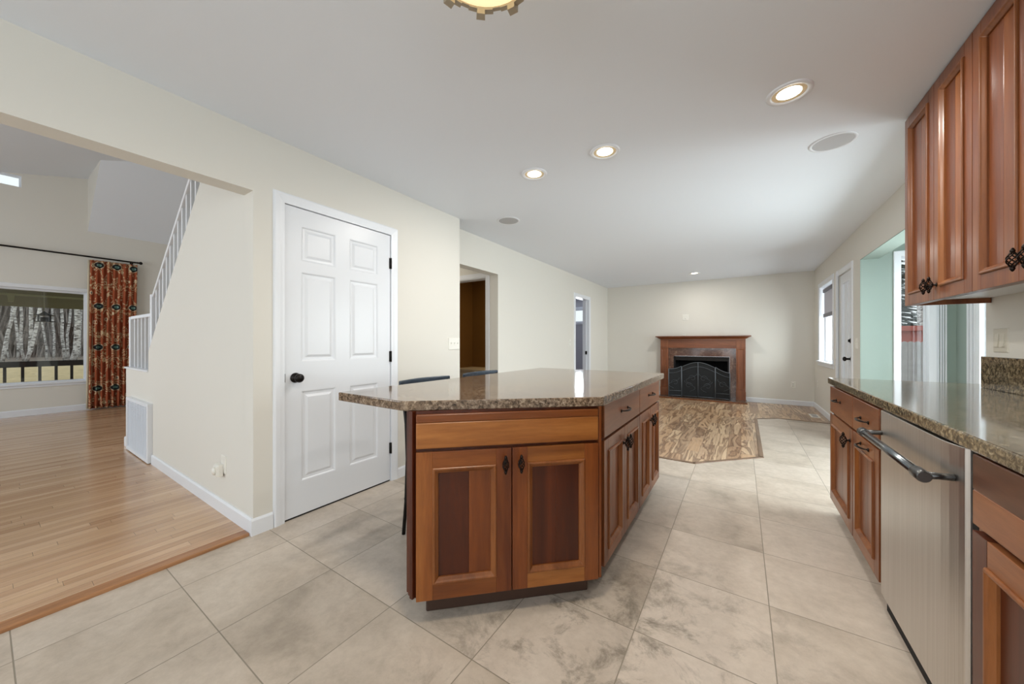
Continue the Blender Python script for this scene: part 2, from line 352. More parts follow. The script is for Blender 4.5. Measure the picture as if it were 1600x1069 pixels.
# ------------------------------------------------------------------ mesh helpers
class Fr:
    """a flat face: u runs along it, n points out of it, z is up"""
    def __init__(s, o, u, n): s.o = o; s.u = Vector((u[0], u[1], 0)).normalized(); s.n = Vector((n[0], n[1], 0)).normalized()
    def p(s, u, z, n): return Vector((s.o[0]+u*s.u.x+n*s.n.x, s.o[1]+u*s.u.y+n*s.n.y, z))
WORLD = Fr((0, 0), (1, 0), (0, 1))
def hexa(bm, ps, mi=0):
    v = [bm.verts.new(p) for p in ps]
    for f in ((0, 3, 2, 1), (4, 5, 6, 7), (0, 1, 5, 4), (1, 2, 6, 5), (2, 3, 7, 6), (3, 0, 4, 7)):
        bm.faces.new([v[i] for i in f]).material_index = mi
def fbox(bm, fr, u0, u1, z0, z1, n0, n1, mi=0):
    hexa(bm, [fr.p(u0, z0, n0), fr.p(u1, z0, n0), fr.p(u1, z0, n1), fr.p(u0, z0, n1), fr.p(u0, z1, n0), fr.p(u1, z1, n0), fr.p(u1, z1, n1), fr.p(u0, z1, n1)], mi)
def box(bm, x0, x1, y0, y1, z0, z1, mi=0): fbox(bm, WORLD, x0, x1, z0, z1, y0, y1, mi)
def ring(bm, fr, u0, u1, z0, z1, prof, mi=0, cap=True, capmi=None):
    """mitred rectangular loops; prof is a list of (inset, n)"""
    loops = []
    for ins, n in prof:
        loops.append([bm.verts.new(fr.p(*q, n)) for q in ((u0+ins, z0+ins), (u1-ins, z0+ins), (u1-ins, z1-ins), (u0+ins, z1-ins))])
    for a, b in zip(loops, loops[1:]):
        for i in range(4):
            bm.faces.new([a[i], a[(i+1) % 4], b[(i+1) % 4], b[i]]).material_index = mi
    if cap: bm.faces.new(loops[-1]).material_index = mi if capmi is None else capmi
    return loops
def prism(bm, poly, z0, z1, mi=0):
    a = [bm.verts.new((x, y, z0)) for x, y in poly]; b = [bm.verts.new((x, y, z1)) for x, y in poly]
    n = len(poly)
    for i in range(n): bm.faces.new([a[i], a[(i+1) % n], b[(i+1) % n], b[i]]).material_index = mi
    bm.faces.new(b).material_index = mi; bm.faces.new(a[::-1]).material_index = mi
def tube(bm, pts, rad, seg=8, mi=0, close=False):
    pts = [Vector(p) for p in pts]; rads = rad if isinstance(rad, (list, tuple)) else [rad]*len(pts)
    loops = []; up = None
    n = len(pts)
    for i, p in enumerate(pts):
        if close: t = pts[(i+1) % n]-pts[i-1]
        else: t = pts[min(i+1, n-1)]-pts[max(i-1, 0)]
        t.normalize()
        if up is None:
            up = Vector((0, 0, 1)) if abs(t.z) < 0.9 else Vector((1, 0, 0))
        a = t.cross(up)
        if a.length < 1e-6: a = t.orthogonal()
        a.normalize(); up = a.cross(t).normalized()
        loops.append([bm.verts.new(p+rads[i]*(math.cos(2*PI*k/seg)*a+math.sin(2*PI*k/seg)*up)) for k in range(seg)])
    pr = list(zip(loops, loops[1:])) + ([(loops[-1], loops[0])] if close else [])
    for a, b in pr:
        for k in range(seg):
            f = bm.faces.new([a[k], a[(k+1) % seg], b[(k+1) % seg], b[k]]); f.material_index = mi; f.smooth = True
    if not close:
        bm.faces.new(loops[0][::-1]).material_index = mi; bm.faces.new(loops[-1]).material_index = mi
def lathe(bm, prof, centre, axis='z', seg=32, mi=0, sm=True):
    """prof: (radius, height) pairs about axis through centre"""
    c = Vector(centre); loops = []
    ax = {'z': (Vector((1, 0, 0)), Vector((0, 1, 0)), Vector((0, 0, 1))), 'x': (Vector((0, 1, 0)), Vector((0, 0, 1)), Vector((1, 0, 0))), 'y': (Vector((0, 0, 1)), Vector((1, 0, 0)), Vector((0, 1, 0)))}[axis] if isinstance(axis, str) else axis
    for r, h in prof:
        if r < 1e-6: loops.append([bm.verts.new(c+ax[2]*h)])
        else: loops.append([bm.verts.new(c+ax[2]*h+r*(math.cos(2*PI*k/seg)*ax[0]+math.sin(2*PI*k/seg)*ax[1])) for k in range(seg)])
    for a, b in zip(loops, loops[1:]):
        for k in range(seg):
            k2 = (k+1) % seg
            if len(a) == 1 and len(b) == 1: continue
            if len(a) == 1: f = bm.faces.new([a[0], b[k2], b[k]])
            elif len(b) == 1: f = bm.faces.new([a[k], a[k2], b[0]])
            else: f = bm.faces.new([a[k], a[k2], b[k2], b[k]])
            f.material_index = mi; f.smooth = sm
    for l in (loops[0], loops[-1]):
        if len(l) > 1: bm.faces.new(l).material_index = mi
def B(): return bmesh.new()
def wloc(o):
    v = Vector((0, 0, 0))
    while o is not None: v += o.location; o = o.parent
    return v
def obj(name, bm, mats, parent=None, bevel=0.0, seg=2, **props):
    if not isinstance(mats, (list, tuple)): mats = [mats]
    if parent is not None: bmesh.ops.translate(bm, vec=-wloc(parent), verts=bm.verts)
    bmesh.ops.recalc_face_normals(bm, faces=bm.faces)
    me = bpy.data.meshes.new(name); bm.to_mesh(me); bm.free()
    for m in mats: me.materials.append(M[m] if isinstance(m, str) else m)
    o = bpy.data.objects.new(name, me); C.objects.link(o)
    if parent is not None: o.parent = parent
    if bevel:
        md = o.modifiers.new('bevel', 'BEVEL'); md.width = bevel; md.segments = seg; md.limit_method = 'ANGLE'; md.angle_limit = math.radians(40)
        md.harden_normals = False
    for k, v in props.items(): o[k] = v
    return o
def thing(name, label, cat, loc, group=None):
    o = bpy.data.objects.new(name, None); C.objects.link(o); o.location = loc; o.empty_display_size = 0.1
    o['label'] = label; o['category'] = cat
    if group: o['group'] = group
    return o
def sroot(name, loc, label=None):
    o = bpy.data.objects.new(name, None); C.objects.link(o); o.location = loc; o.empty_display_size = 0.1; o['kind'] = 'structure'
    if label: o['label'] = label
    return o
def struct(name, bm, mats, bevel=0.0, parent=None, label=None):
    o = obj(name, bm, mats, parent, bevel)
    if parent is None: o['kind'] = 'structure'
    if label: o['label'] = label
    return o
def tag(o, label, cat, group=None, kind=None):
    o['label'] = label; o['category'] = cat
    if group: o['group'] = group
    if kind: o['kind'] = kind
    return o
def dup(root, loc, label):
    r = root.copy(); C.objects.link(r); r.location = loc; r['label'] = label
    for ch in list(root.children):
        c = ch.copy(); C.objects.link(c); c.parent = r
        for g in ch.children:
            d = g.copy(); C.objects.link(d); d.parent = c
    return r

CZ = 2.44
# ================================================================== FLOORS
b = B(); prism(b, [(-2.46, -3.35), (1.25, -3.35), (1.25, 2.9), (3.0, 2.9), (3.0, 5.4), (1.25, 5.4), (1.25, 6.62), (.463, 6.645), (.197, 6.43), (.182, 4.31), (-.37, 3.745), (-5.0, 3.77), (-5.0, 2.72), (-2.46, 2.72)], -.06, 0)
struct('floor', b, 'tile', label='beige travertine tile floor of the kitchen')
b = B(); prism(b, [(-.37, 3.745), (.182, 4.31), (.197, 6.43), (.463, 6.645), (1.25, 6.62), (1.25, 8.4), (-2.7, 8.4), (-2.7, 3.765)], -.06, -.001)
struct('floor', b, 'lam', label='figured brown laminate floor of the family room')
b = B(); prism(b, [(-9.5, -3.35), (-2.53, -3.35), (-2.53, .95), (-4.0, .95), (-4.0, 2.7), (-9.5, 2.7)], -.06, .012)
struct('floor', b, 'oak', label='oak strip floor of the dining room')
b = B(); prism(b, [(-6, 3.77), (-2.7, 3.77), (-2.7, 10), (-6, 10)], -.06, -.002)
struct('floor', b, 'greywall', label='grey floor beyond the doorways')
b = B(); box(b, -2.535, -2.462, -1.6, .8935, -.05, .017)
struct('trim_1', b, 'nosing', bevel=.006, label='rounded oak nosing along the tile edge')
b = B()
for (x0, y0), (x1, y1) in (((-2.66, 3.765), (-.37, 3.745)), ((-.37, 3.745), (.182, 4.31)), ((.182, 4.31), (.197, 6.43)), ((.197, 6.43), (.463, 6.645)), ((.463, 6.645), (1.1, 6.62))):
    d = Vector((x1-x0, y1-y0)); ln = d.length; n = Vector((-d.y, d.x))
    f = Fr((x0, y0), (d.x, d.y), (n.x, n.y)); fbox(b, f, -.008, ln+.008, -.01, .006, -.008, .03)
struct('trim_2', b, 'transition', bevel=.003, label='brown transition strip between tile and laminate')

# ================================================================== WALLS
def wall_panels(b, fr, u0, u1, z0, z1, t, holes, mi=0):
    """wall slab from n=-t to n=0 with rectangular holes (hu0,hu1,hz0,hz1)"""
    us = sorted({u0, u1, *[h[0] for h in holes], *[h[1] for h in holes]}); zs = sorted({z0, z1, *[h[2] for h in holes], *[h[3] for h in holes]})
    us = [u for u in us if u0 <= u <= u1]; zs = [z for z in zs if z0 <= z <= z1]
    inh = lambda u, z: any(h[0] < u < h[1] and h[2] < z < h[3] for h in holes)
    vs = {}
    def V(i, j, k):
        key = (i, j, k)
        if key not in vs: vs[key] = b.verts.new(fr.p(us[i], zs[j], -t if k else 0))
        return vs[key]
    nu, nz = len(us)-1, len(zs)-1
    solid = [[not inh((us[i]+us[i+1])/2, (zs[j]+zs[j+1])/2) for j in range(nz)] for i in range(nu)]
    S = lambda i, j: 0 <= i < nu and 0 <= j < nz and solid[i][j]
    for i in range(nu):
        for j in range(nz):
            if not solid[i][j]: continue
            for k in (0, 1): b.faces.new([V(i, j, k), V(i+1, j, k), V(i+1, j+1, k), V(i, j+1, k)]).material_index = mi
            if not S(i-1, j): b.faces.new([V(i, j, 0), V(i, j+1, 0), V(i, j+1, 1), V(i, j, 1)]).material_index = mi
            if not S(i+1, j): b.faces.new([V(i+1, j, 0), V(i+1, j+1, 0), V(i+1, j+1, 1), V(i+1, j, 1)]).material_index = mi
            if not S(i, j-1): b.faces.new([V(i, j, 0), V(i+1, j, 0), V(i+1, j, 1), V(i, j, 1)]).material_index = mi
            if not S(i, j+1): b.faces.new([V(i, j+1, 0), V(i+1, j+1, 0), V(i+1, j+1, 1), V(i, j+1, 1)]).material_index = mi
LX, LF, RX, BY = -2.45, -2.66, 1.10, 8.22
FL = Fr((LX, 0), (0, 1), (1, 0)); FLF = Fr((LF, 0), (0, 1), (1, 0)); FRT = Fr((RX, 0), (0, 1), (-1, 0)); FB = Fr((0, BY), (1, 0), (0, -1))
# kitchen left wall: cased opening to dining, closet door
b = B(); wall_panels(b, FL, -3.35, 2.75, 0, 5.0, .13, [(-1.7, .907, -1, 2.07), (1.075, 1.897, -1, 2.055)])
struct('wall_left', b, 'wall', label='cream wall with the dining opening and the closet door')
# family room left wall
b = B(); wall_panels(b, FLF, 2.75, 8.35, 0, CZ, .137, [(2.86, 3.73, -1, 2.045), (6.28, 7.0, -1, 2.04)])
box(b, LF, LX-.001, 2.752-.13, 2.75, 0, CZ)
struct('wall_left', b, 'wall', label='cream family room wall with a passage and a doorway')
b = B(); wall_panels(b, FB, -2.8, 1.3, 0, CZ, .14, [(-1.205, -.19, .03, .865)])
struct('wall_back', b, 'wall', label='cream wall behind the fireplace')
# right wall, with the nook opening, patio door and window
b = B(); wall_panels(b, FRT, -3.35, 8.35, 0, CZ, .15, [(2.965, 5.34, -1, 2.07), (5.70, 6.33, -1, 2.05), (6.70, 7.70, .84, 2.06), (-2.3, -.5, 1.1, 2.05)])
struct('wall_right', b, 'wall', label='cream right wall with the nook opening')
b = B(); wall_panels(b, Fr((0, -3.2), (1, 0), (0, 1)), -2.6, 1.3, 0, CZ, .14, [(-2.0, .6, .5, 2.15)])
struct('wall_front', b, 'wall', label='cream kitchen wall behind the viewer')
# sage nook
b = B(); wall_panels(b, Fr((0, 5.345), (1, 0), (0, -1)), 1.25, 3.0, 0, CZ, .14, [(1.41, 1.615, .35, 2.07)])
struct('wall_nook', b, 'sage', label='sage green nook wall facing the kitchen')
b = B(); wall_panels(b, Fr((1.795, 0), (0, 1), (-1, 0)), 2.9, 5.345, 0, CZ, .14, [(2.98, 4.95, .08, 2.1)])
struct('wall_nook', b, 'sage', label='sage green nook wall with the bright patio door')
b = B(); box(b, 1.25, 1.94, 2.82, 2.96, 0, CZ)
struct('wall_nook', b, 'sage', label='sage green nook end wall')
# sage paint on the inside of the nook opening
b = B(); box(b, RX+.0, RX+.15, 5.335, 5.342, 0, 2.07); box(b, RX+.0, RX+.15, 2.966, 5.336, 2.064, 2.071)
struct('trim_3', b, 'sage', label='sage green return of the nook opening')
# stair wall, knee wall
b = B()
a = [(-2.452, 0), (-2.452, 2.44), (-2.52, 3.9), (-5.0, 3.9)]
prof = [(-2.579, 0), (-2.579, CZ), (-3.255, CZ), (-4.800, 1.066), (-4.800, .868), (-5.72, .868), (-5.72, 0)]
fa = [b.verts.new((x, .907, z)) for x, z in prof]; fb_ = [b.verts.new((x, 1.01, z)) for x, z in prof]
b.faces.new(fa); b.faces.new(fb_[::-1])
for i in range(len(prof)):
    j = (i+1) % len(prof); b.faces.new([fa[i], fa[j], fb_[j], fb_[i]])
struct('wall_stair', b, 'wall', label='cream wall under the stairs with sloping top')
b = B(); box(b, -3.255, -2.581, .907, 1.01, CZ+.001, 4.2)
struct('wall_stair', b, 'wall')
b = B(); box(b, -5.735, -4.80, .895, 1.02, .868, .886)
struct('trim_4', b, 'white', bevel=.003, label='white cap on the knee wall')
# the stairs behind the wall
b = B()
for i in range(9):
    x0 = -5.0+i*.255; z1 = .17*(i+2)
    box(b, x0, x0+.265, 1.012, 1.95, max(0, z1-.34), z1)
box(b, -5.72, -5.0, 1.012, 1.95, .012, .17)
struct('staircase', b, 'nosing', bevel=.004, label='oak stairs behind the cream wall')
# dining room shell
b = B(); wall_panels(b, Fr((-9.3, 0), (0, 1), (1, 0)), -3.35, 2.7, 0, 4.6, .15, [(-1.8, 1.03, .50, 2.005), (-1.2, .375, 3.545, 3.72)])
struct('wall_far', b, 'wall', label='cream dining room wall with the picture window')
b = B(); box(b, -9.45, -2.58, 2.6, 2.72, 0, 4.7)
struct('wall_dining', b, 'wall')
b = B(); wall_panels(b, Fr((0, -3.2), (1, 0), (0, 1)), -9.45, -2.58, 0, 4.2, .14, [(-7.7, -4.2, .6, 2.8)])
struct('wall_dining', b, 'wall')
def vz(y): return 3.665+.26*y
b = B()
hexa(b, [(-9.45, -3.35, vz(-3.35)), (-2.3, -3.35, vz(-3.35)), (-2.3, 2.72, vz(2.72)), (-9.45, 2.72, vz(2.72)), (-9.45, -3.35, vz(-3.35)+.1), (-2.3, -3.35, vz(-3.35)+.1), (-2.3, 2.72, vz(2.72)+.1), (-9.45, 2.72, vz(2.72)+.1)])
struct('ceiling', b, 'ceil', label='vaulted dining room ceiling')
# sloping lower ceiling over the stairs
b = B()
q = [(-9.3, 3.045), (-8.02, 4.05), (-9.3, 4.75)]
f0 = [b.verts.new((x, 1.03, z)) for x, z in q]; f1 = [b.verts.new((x, 2.6, z)) for x, z in q]
b.faces.new(f0).material_index = 1; b.faces.new(f1[::-1])
for i in range(3): b.faces.new([f0[i], f0[(i+1) % 3], f1[(i+1) % 3], f1[i]])
struct('ceiling', b, ['ceil', 'wall'], label='grey sloping ceiling piece above the curtain')
# main ceilings
b = B(); prism(b, [(-2.57, -3.35), (1.25, -3.35), (1.25, 2.82), (3.0, 2.82), (3.0, 5.5), (1.25, 5.5), (1.25, 8.36), (-2.8, 8.36), (-2.8, 2.75), (-2.57, 2.75)], CZ, CZ+.1)
struct('ceiling', b, 'ceil', label='white kitchen and family room ceiling')
b = B(); box(b, -6, -2.8, 2.72, 10, CZ, CZ+.1)
struct('ceiling', b, 'ceil')
# hall and rooms beyond
HY = 3.735
b = B(); wall_panels(b, Fr((0, HY), (1, 0), (0, -1)), -5.0, -2.797, 0, CZ, .12, [(-3.65, -2.865, -1, 2.02)])
box(b, -5.1, -5.0, 2.72, HY, 0, CZ)
struct('wall_hall', b, 'wall')
b = B(); box(b, -4.6, -2.797, 5.55, 5.65, 0, CZ); box(b, -4.7, -4.6, HY+.12, 5.65, 0, CZ)
struct('wall_bathroom', b, 'brownwall', label='brown bathroom wall')
b = B(); box(b, -4.6, -2.8, 5.0, 5.55, 0, .62); box(b, -4.6, -2.8, 4.97, 5.55, .62, .655)
struct('trim_5', b, 'lining', label='tan ledge under the brown wall')
b = B(); ring(b, Fr((0, HY), (1, 0), (0, -1)), -3.72, -2.80, -.4, 2.09, [(0, -.005), (0, .016), (.055, .012), (.073, 0), (.073, -.122)], cap=False)
struct('trim_6', b, 'white', label='white casing of the bathroom doorway')
b = B(); wall_panels(b, Fr((0, 9.35), (1, 0), (0, -1)), -6, -2.8, 0, CZ, .12, [(-4.1, -3.2, 1.72, 2.09)])
box(b, -2.8, -2.7, 8.35, 9.5, 0, CZ); box(b, -6.1, -6, 5.65, 9.5, 0, CZ); box(b, -6, -2.8, 5.65, 5.75, 0, CZ)
struct('wall_bedroom', b, 'greywall')

# baseboards
def base(name, fr, u0, u1, h=.088, t=.013, label=None):
    b = B(); fbox(b, fr, u0, u1, 0, h-.012, 0, t)
    hexa(b, [fr.p(u0, h-.012, 0), fr.p(u1, h-.012, 0), fr.p(u1, h-.012, t), fr.p(u0, h-.012, t), fr.p(u0, h, 0), fr.p(u1, h, 0), fr.p(u1, h, t*.45), fr.p(u0, h, t*.45)])
    o = struct(name, b, 'white'); 
    if label: o['label'] = label
FS = Fr((0, .907), (1, 0), (0, -1))
base('baseboard_left', FL, .8941, 1.01, .1)
base('baseboard_left', FL, 1.955, 2.75)
base('baseboard_stair', FS, -4.64, -2.4502, .1, label='white baseboard along the stair wall')
base('baseboard_stair', FS, -5.735, -5.50, .11)
base('baseboard_family', FLF, 3.73, 6.2); base('baseboard_family', FLF, 7.08, BY)
base('baseboard_back', FB, .075, RX); base('baseboard_back', FB, LF, -1.47)
base('baseboard_right', FRT, 6.42, BY); base('baseboard_right', FRT, 5.34, 5.62)
base('baseboard_far', Fr((-9.3, 0), (0, 1), (1, 0)), -3.2, 2.6, .11)

# ================================================================== DOORS AND WINDOWS
def casing(b, fr, u0, u1, z1, w_=.066, t=.016, z0=0):
    prof = [(0, 0), (.004, t*.75), (.012, t), (w_*.55, t*.8), (w_*.8, t*.55), (w_, t*.45), (w_, 0)]
    for (ua, ub, s) in ((u0-w_, u0, 1), (u1+w_, u1, -1)):
        lo = [b.verts.new(fr.p(ua+s*i, z0, n)) for i, n in prof]; hi = [b.verts.new(fr.p(ua+s*i, z1+w_-i, n)) for i, n in prof]
        for i in range(len(prof)-1): b.faces.new([lo[i], lo[i+1], hi[i+1], hi[i]])
        b.faces.new(lo); 
    a = [b.verts.new(fr.p(u0-w_+i, z1+w_-i, n)) for i, n in prof]; c = [b.verts.new(fr.p(u1+w_-i, z1+w_-i, n)) for i, n in prof]
    for i in range(len(prof)-1): b.faces.new([a[i], a[i+1], c[i+1], c[i]])
    bmesh.ops.remove_doubles(b, verts=b.verts, dist=1e-5)

# door_1 : six-panel closet door
r = sroot('door_1', (LX, 1.49, 0), 'white six-panel closet door between the dining opening and the island')
b = B(); casing(b, FL, 1.078, 1.894, 2.052)
obj('door_casing', b, 'white', r)
b = B(); fbox(b, FL, 1.062, 1.078, 0, 2.052, -.13, .0); fbox(b, FL, 1.894, 1.91, 0, 2.052, -.13, .0); fbox(b, FL, 1.062, 1.91, 2.052, 2.07, -.13, .0)
obj('door_jamb', b, 'white', r)
b = B()
panels = [(1.183, 1.421, 1.699, 1.935), (1.183, 1.421, 1.03, 1.628), (1.183, 1.421, .232, .833), (1.528, 1.773, 1.699, 1.935), (1.528, 1.773, 1.03, 1.628), (1.528, 1.773, .232, .833)]
u0, u1, z0, z1, fn = 1.083, 1.889, .012, 2.047, -.004
us = [u0, 1.183, 1.421, 1.528, 1.773, u1]; zs = [z0, .232, .833, 1.03, 1.628, 1.699, 1.935, z1]
hole = lambda u, z: any(p[0] < u < p[1] and p[2] < z < p[3] for p in panels)
for i in range(len(us)-1):
    for j in range(len(zs)-1):
        if not hole((us[i]+us[i+1])/2, (zs[j]+zs[j+1])/2):
            b.faces.new([b.verts.new(FL.p(*q, fn)) for q in ((us[i], zs[j]), (us[i+1], zs[j]), (us[i+1], zs[j+1]), (us[i], zs[j+1]))])
for p in panels:
    ring(b, FL, *p, [(0, fn), (.006, fn-.002), (.012, fn-.008), (.026, fn-.009), (.030, fn-.008), (.044, fn-.002), (.047, fn-.002)])
ring(b, FL, u0, u1, z0, z1, [(0, fn), (0, fn-.035)])
bmesh.ops.remove_doubles(b, verts=b.verts, dist=1e-5)
dl = obj('door_leaf', b, 'doorwhite', r)
b = B(); XN = (Vector((0, 1, 0)), Vector((0, 0, 1)), Vector((1, 0, 0)))
lathe(b, [(0, 0), (.031, 0), (.033, .004), (.028, .010), (.012, .014), (.011, .034), (.020, .040), (.028, .050), (.028, .060), (.020, .068), (0, .070)], (LX-.004, 1.146, .925), XN, 28)
obj('doorknob', b, 'black', r, label='dark bronze round doorknob')
for z in (1.815, 1.04, .276):
    b = B(); tube(b, [(LX+.004, 1.8915, z-.045), (LX+.004, 1.8915, z+.045)], .008, 10); fbox(b, FL, 1.880, 1.903, z-.044, z+.044, -.003, .001)
    obj('hinge', b, 'black', r, label='black door hinge')
b = B(); fbox(b, FL, 1.076, 1.0835, .90, .955, -.02, .001); obj('strike_plate', b, 'black', r)
b = B(); fbox(b, FL, 1.083, 1.889, 0, .012, -.03, -.008); obj('threshold_gap', b, 'dark', r)

# doorway_2 (family room left wall)
r = sroot('door_2', (LF, 6.64, 0), 'white cased doorway to the grey bedroom')
b = B(); casing(b, FLF, 6.285, 6.995, 2.035, .07); obj('door_casing', b, 'white', r)
b = B(); fbox(b, FLF, 6.27, 6.285, 0, 2.035, -.137, 0); fbox(b, FLF, 6.995, 7.01, 0, 2.035, -.137, 0); fbox(b, FLF, 6.27, 7.01, 2.035, 2.05, -.137, 0)
fbox(b, FLF, 6.98, 6.995, 0, 2.035, -.09, -.05)
obj('door_jamb', b, 'white', r)
b = B(); fbox(b, FLF, 6.974, 6.996, .90, .97, -.075, -.04); obj('strike_plate', b, 'black', r)

# door_3 (patio door, right wall)
r = sroot('door_3', (RX, 6.01, 0), 'white patio door with dark lever beside the blinded window')
b = B(); casing(b, FRT, 5.70, 6.33, 2.045, .075); obj('door_casing', b, 'white', r)
b = B(); fbox(b, FRT, 6.33, 6.42, 0, 2.12, 0.001, .02); fbox(b, FRT, 6.345, 6.405, 0, 2.1, .02, .026)
for z in (.85, .92, 1.6, 1.67): lathe(b, [(0, 0), (.009, 0), (.009, .006), (0, .006)], (RX-.026, 6.375, z), (Vector((0, 1, 0)), Vector((0, 0, 1)), Vector((-1, 0, 0))), 10)
obj('mullion_post', b, 'white', r, .002)
b = B(); ring(b, FRT, 5.71, 6.32, .02, 2.035, [(0, -.05), (0, -.01), (.10, -.01), (.108, .0), (.118, -.002), (.125, -.018)], cap=False)
obj('door_leaf', b, 'doorwhite', r)
b = B(); fbox(b, FRT, 5.83, 6.20, .14, 1.92, -.03, -.026)
fbox(b, FRT, 6.0, 6.01, .14, 1.92, -.026, -.018); obj('door_panel', b, 'white', r)
b = B(); ax = (Vector((0, 1, 0)), Vector((0, 0, 1)), Vector((-1, 0, 0)))
lathe(b, [(0, 0), (.03, 0), (.03, .008), (.013, .012), (.012, .045), (.026, .052), (.028, .068), (.015, .078), (0, .08)], (RX+.01, 5.755, .955), ax, 20); obj('doorknob', b, 'black', r, label='dark bronze doorknob')
b = B(); lathe(b, [(0, 0), (.03, 0), (.03, .012), (.018, .018), (.016, .03), (0, .032)], (RX+.01, 5.755, 1.175), ax, 20); obj('deadbolt', b, 'black', r, label='dark bronze deadbolt')

def window(name, fr, u0, u1, z0, z1, depth, cas=.06, sash=.035, label=None, stool=True, mull=()):
    r = sroot(name, tuple(fr.p((u0+u1)/2, z0, 0)), label)
    b = B()
    if cas:
        ring(b, fr, u0-cas, u1+cas, z0-cas, z1+cas, [(0, 0), (.003, .014), (.012, .016), (cas-.012, .011), (cas+.003, .008), (cas+.003, -depth-.002)], cap=False)
        if stool: fbox(b, fr, u0-cas-.01, u1+cas+.01, z0-.012, z0+.012, 0, .04)
    else: ring(b, fr, u0, u1, z0, z1, [(0, 0), (.003, -.001), (.003, -depth)], cap=False)
    obj('window_frame', b, 'white', r)
    b = B(); nn = -depth*.7
    ring(b, fr, u0, u1, z0, z1, [(0, nn-.02), (0, nn+.02), (sash, nn+.02), (sash+.006, nn), (sash, nn-.02)], cap=False)
    for mu in mull: fbox(b, fr, mu-.02, mu+.02, z0, z1, nn-.02, nn+.02)
    obj('sash', b, 'white', r)
    b = B(); fbox(b, fr, u0+sash*.8, u1-sash*.8, z0+sash*.8, z1-sash*.8, nn-.003, nn+.003); obj('pane', b, 'glass', r)
    return r
FD = Fr((-9.3, 0), (0, 1), (1, 0))
window('window_1', FD, -1.8, 1.03, .50, 2.005, .13, .055, .03, 'white picture window of the dining room', mull=(-.4,))
window('window_2', FD, -1.2, .375, 3.545, 3.72, .13, 0, .015, 'small clerestory window near the vaulted ceiling')
w3 = window('window_3', FRT, 6.70, 7.70, .84, 2.06, .13, .07, .03, 'white window with half-raised grey shade')
b = B(); fbox(b, FRT, 6.74, 7.66, 1.97, 2.02, -.07, -.03, 1); 
n_ = 12
for i in range(n_):
    z = 1.62+i*.029; hexa(b, [FRT.p(6.74, z, -.06), FRT.p(7.66, z, -.06), FRT.p(7.66, z, -.05), FRT.p(6.74, z, -.05), FRT.p(6.74, z+.029, -.06), FRT.p(7.66, z+.029, -.06), FRT.p(7.66, z+.029, -.05), FRT.p(6.74, z+.029, -.05)])
fbox(b, FRT, 6.74, 7.66, 1.56, 1.62, -.07, -.035, 1)
tag(obj('window_shade', b, ['shade', 'shadebar']), 'grey cellular shade half lowered in the family room window', 'window shade')
window('window_4', Fr((0, 5.345), (1, 0), (0, -1)), 1.41, 1.615, .35, 2.07, .13, .055, .012, 'tall narrow nook window looking at the grey fence', stool=False)
# extra moulded casing strip right of window 4
b = B(); f4 = Fr((0, 5.345), (1, 0), (0, -1))
for i in range(4): fbox(b, f4, 1.668+i*.017, 1.668+i*.017+.011, .1, 2.12, .0, .010+.004*(i % 2))
struct('trim_7', b, 'white', .002, label='reeded white casing in the nook')
r = sroot('window_5', (1.795, 4.0, 0), 'bright white nook patio door')
f5 = Fr((1.795, 0), (0, 1), (-1, 0))
b = B(); ring(b, f5, 2.98, 4.95, .08, 2.1, [(-.0, 0), (-.0, .02), (.05, .016), (.056, .0), (.056, -.141)], cap=False)
for i in range(7): fbox(b, f5, 4.99+i*.03-.06, 4.99+i*.03+.014-.06, .05, 2.15, 0, .012+.006*(i % 2))
obj('window_frame', b, 'white', r, .002)
b = B()
for uu in (3.05, 3.62, 3.72, 4.30, 4.42, 4.86): fbox(b, f5, uu-.035, uu+.035, .14, 2.04, -.09, -.04); fbox(b, f5, uu-.012, uu+.012, .14, 2.04, -.04, -.03)
for z in (.16, 2.0): fbox(b, f5, 3.05, 4.88, z-.05, z+.05, -.09, -.04)
obj('sash', b, 'white', r, .002)
b = B(); fbox(b, f5, 3.05, 4.88, .2, 1.95, -.068, -.062); obj('pane', b, 'glass', r)
window('window_6', Fr((0, 9.35), (1, 0), (0, -1)), -4.1, -3.2, 1.72, 2.09, .1, .06, .03, 'small high window in the grey bedroom')
window('added_window_7', Fr((0, -3.2), (1, 0), (0, 1)), -2.0, .6, .5, 2.15, .1, .07, .04, 'added kitchen window behind the viewer, for fill light', mull=(-.7,))  # unseen window, added to go with the kitchen fill lamp
window('added_window_8', FRT, -2.3, -.5, 1.1, 2.05, .12, .07, .04, 'added unseen window in the right wall, for fill light', mull=(-1.4,))  # added out of view so the side fill has an opening
window('added_window_9', Fr((0, -3.2), (1, 0), (0, 1)), -7.7, -4.2, .6, 2.8, .1, .07, .04, 'added dining room side window out of view, for fill light', mull=(-6.5, -5.4))  # not in view; added around the dining fill lamp

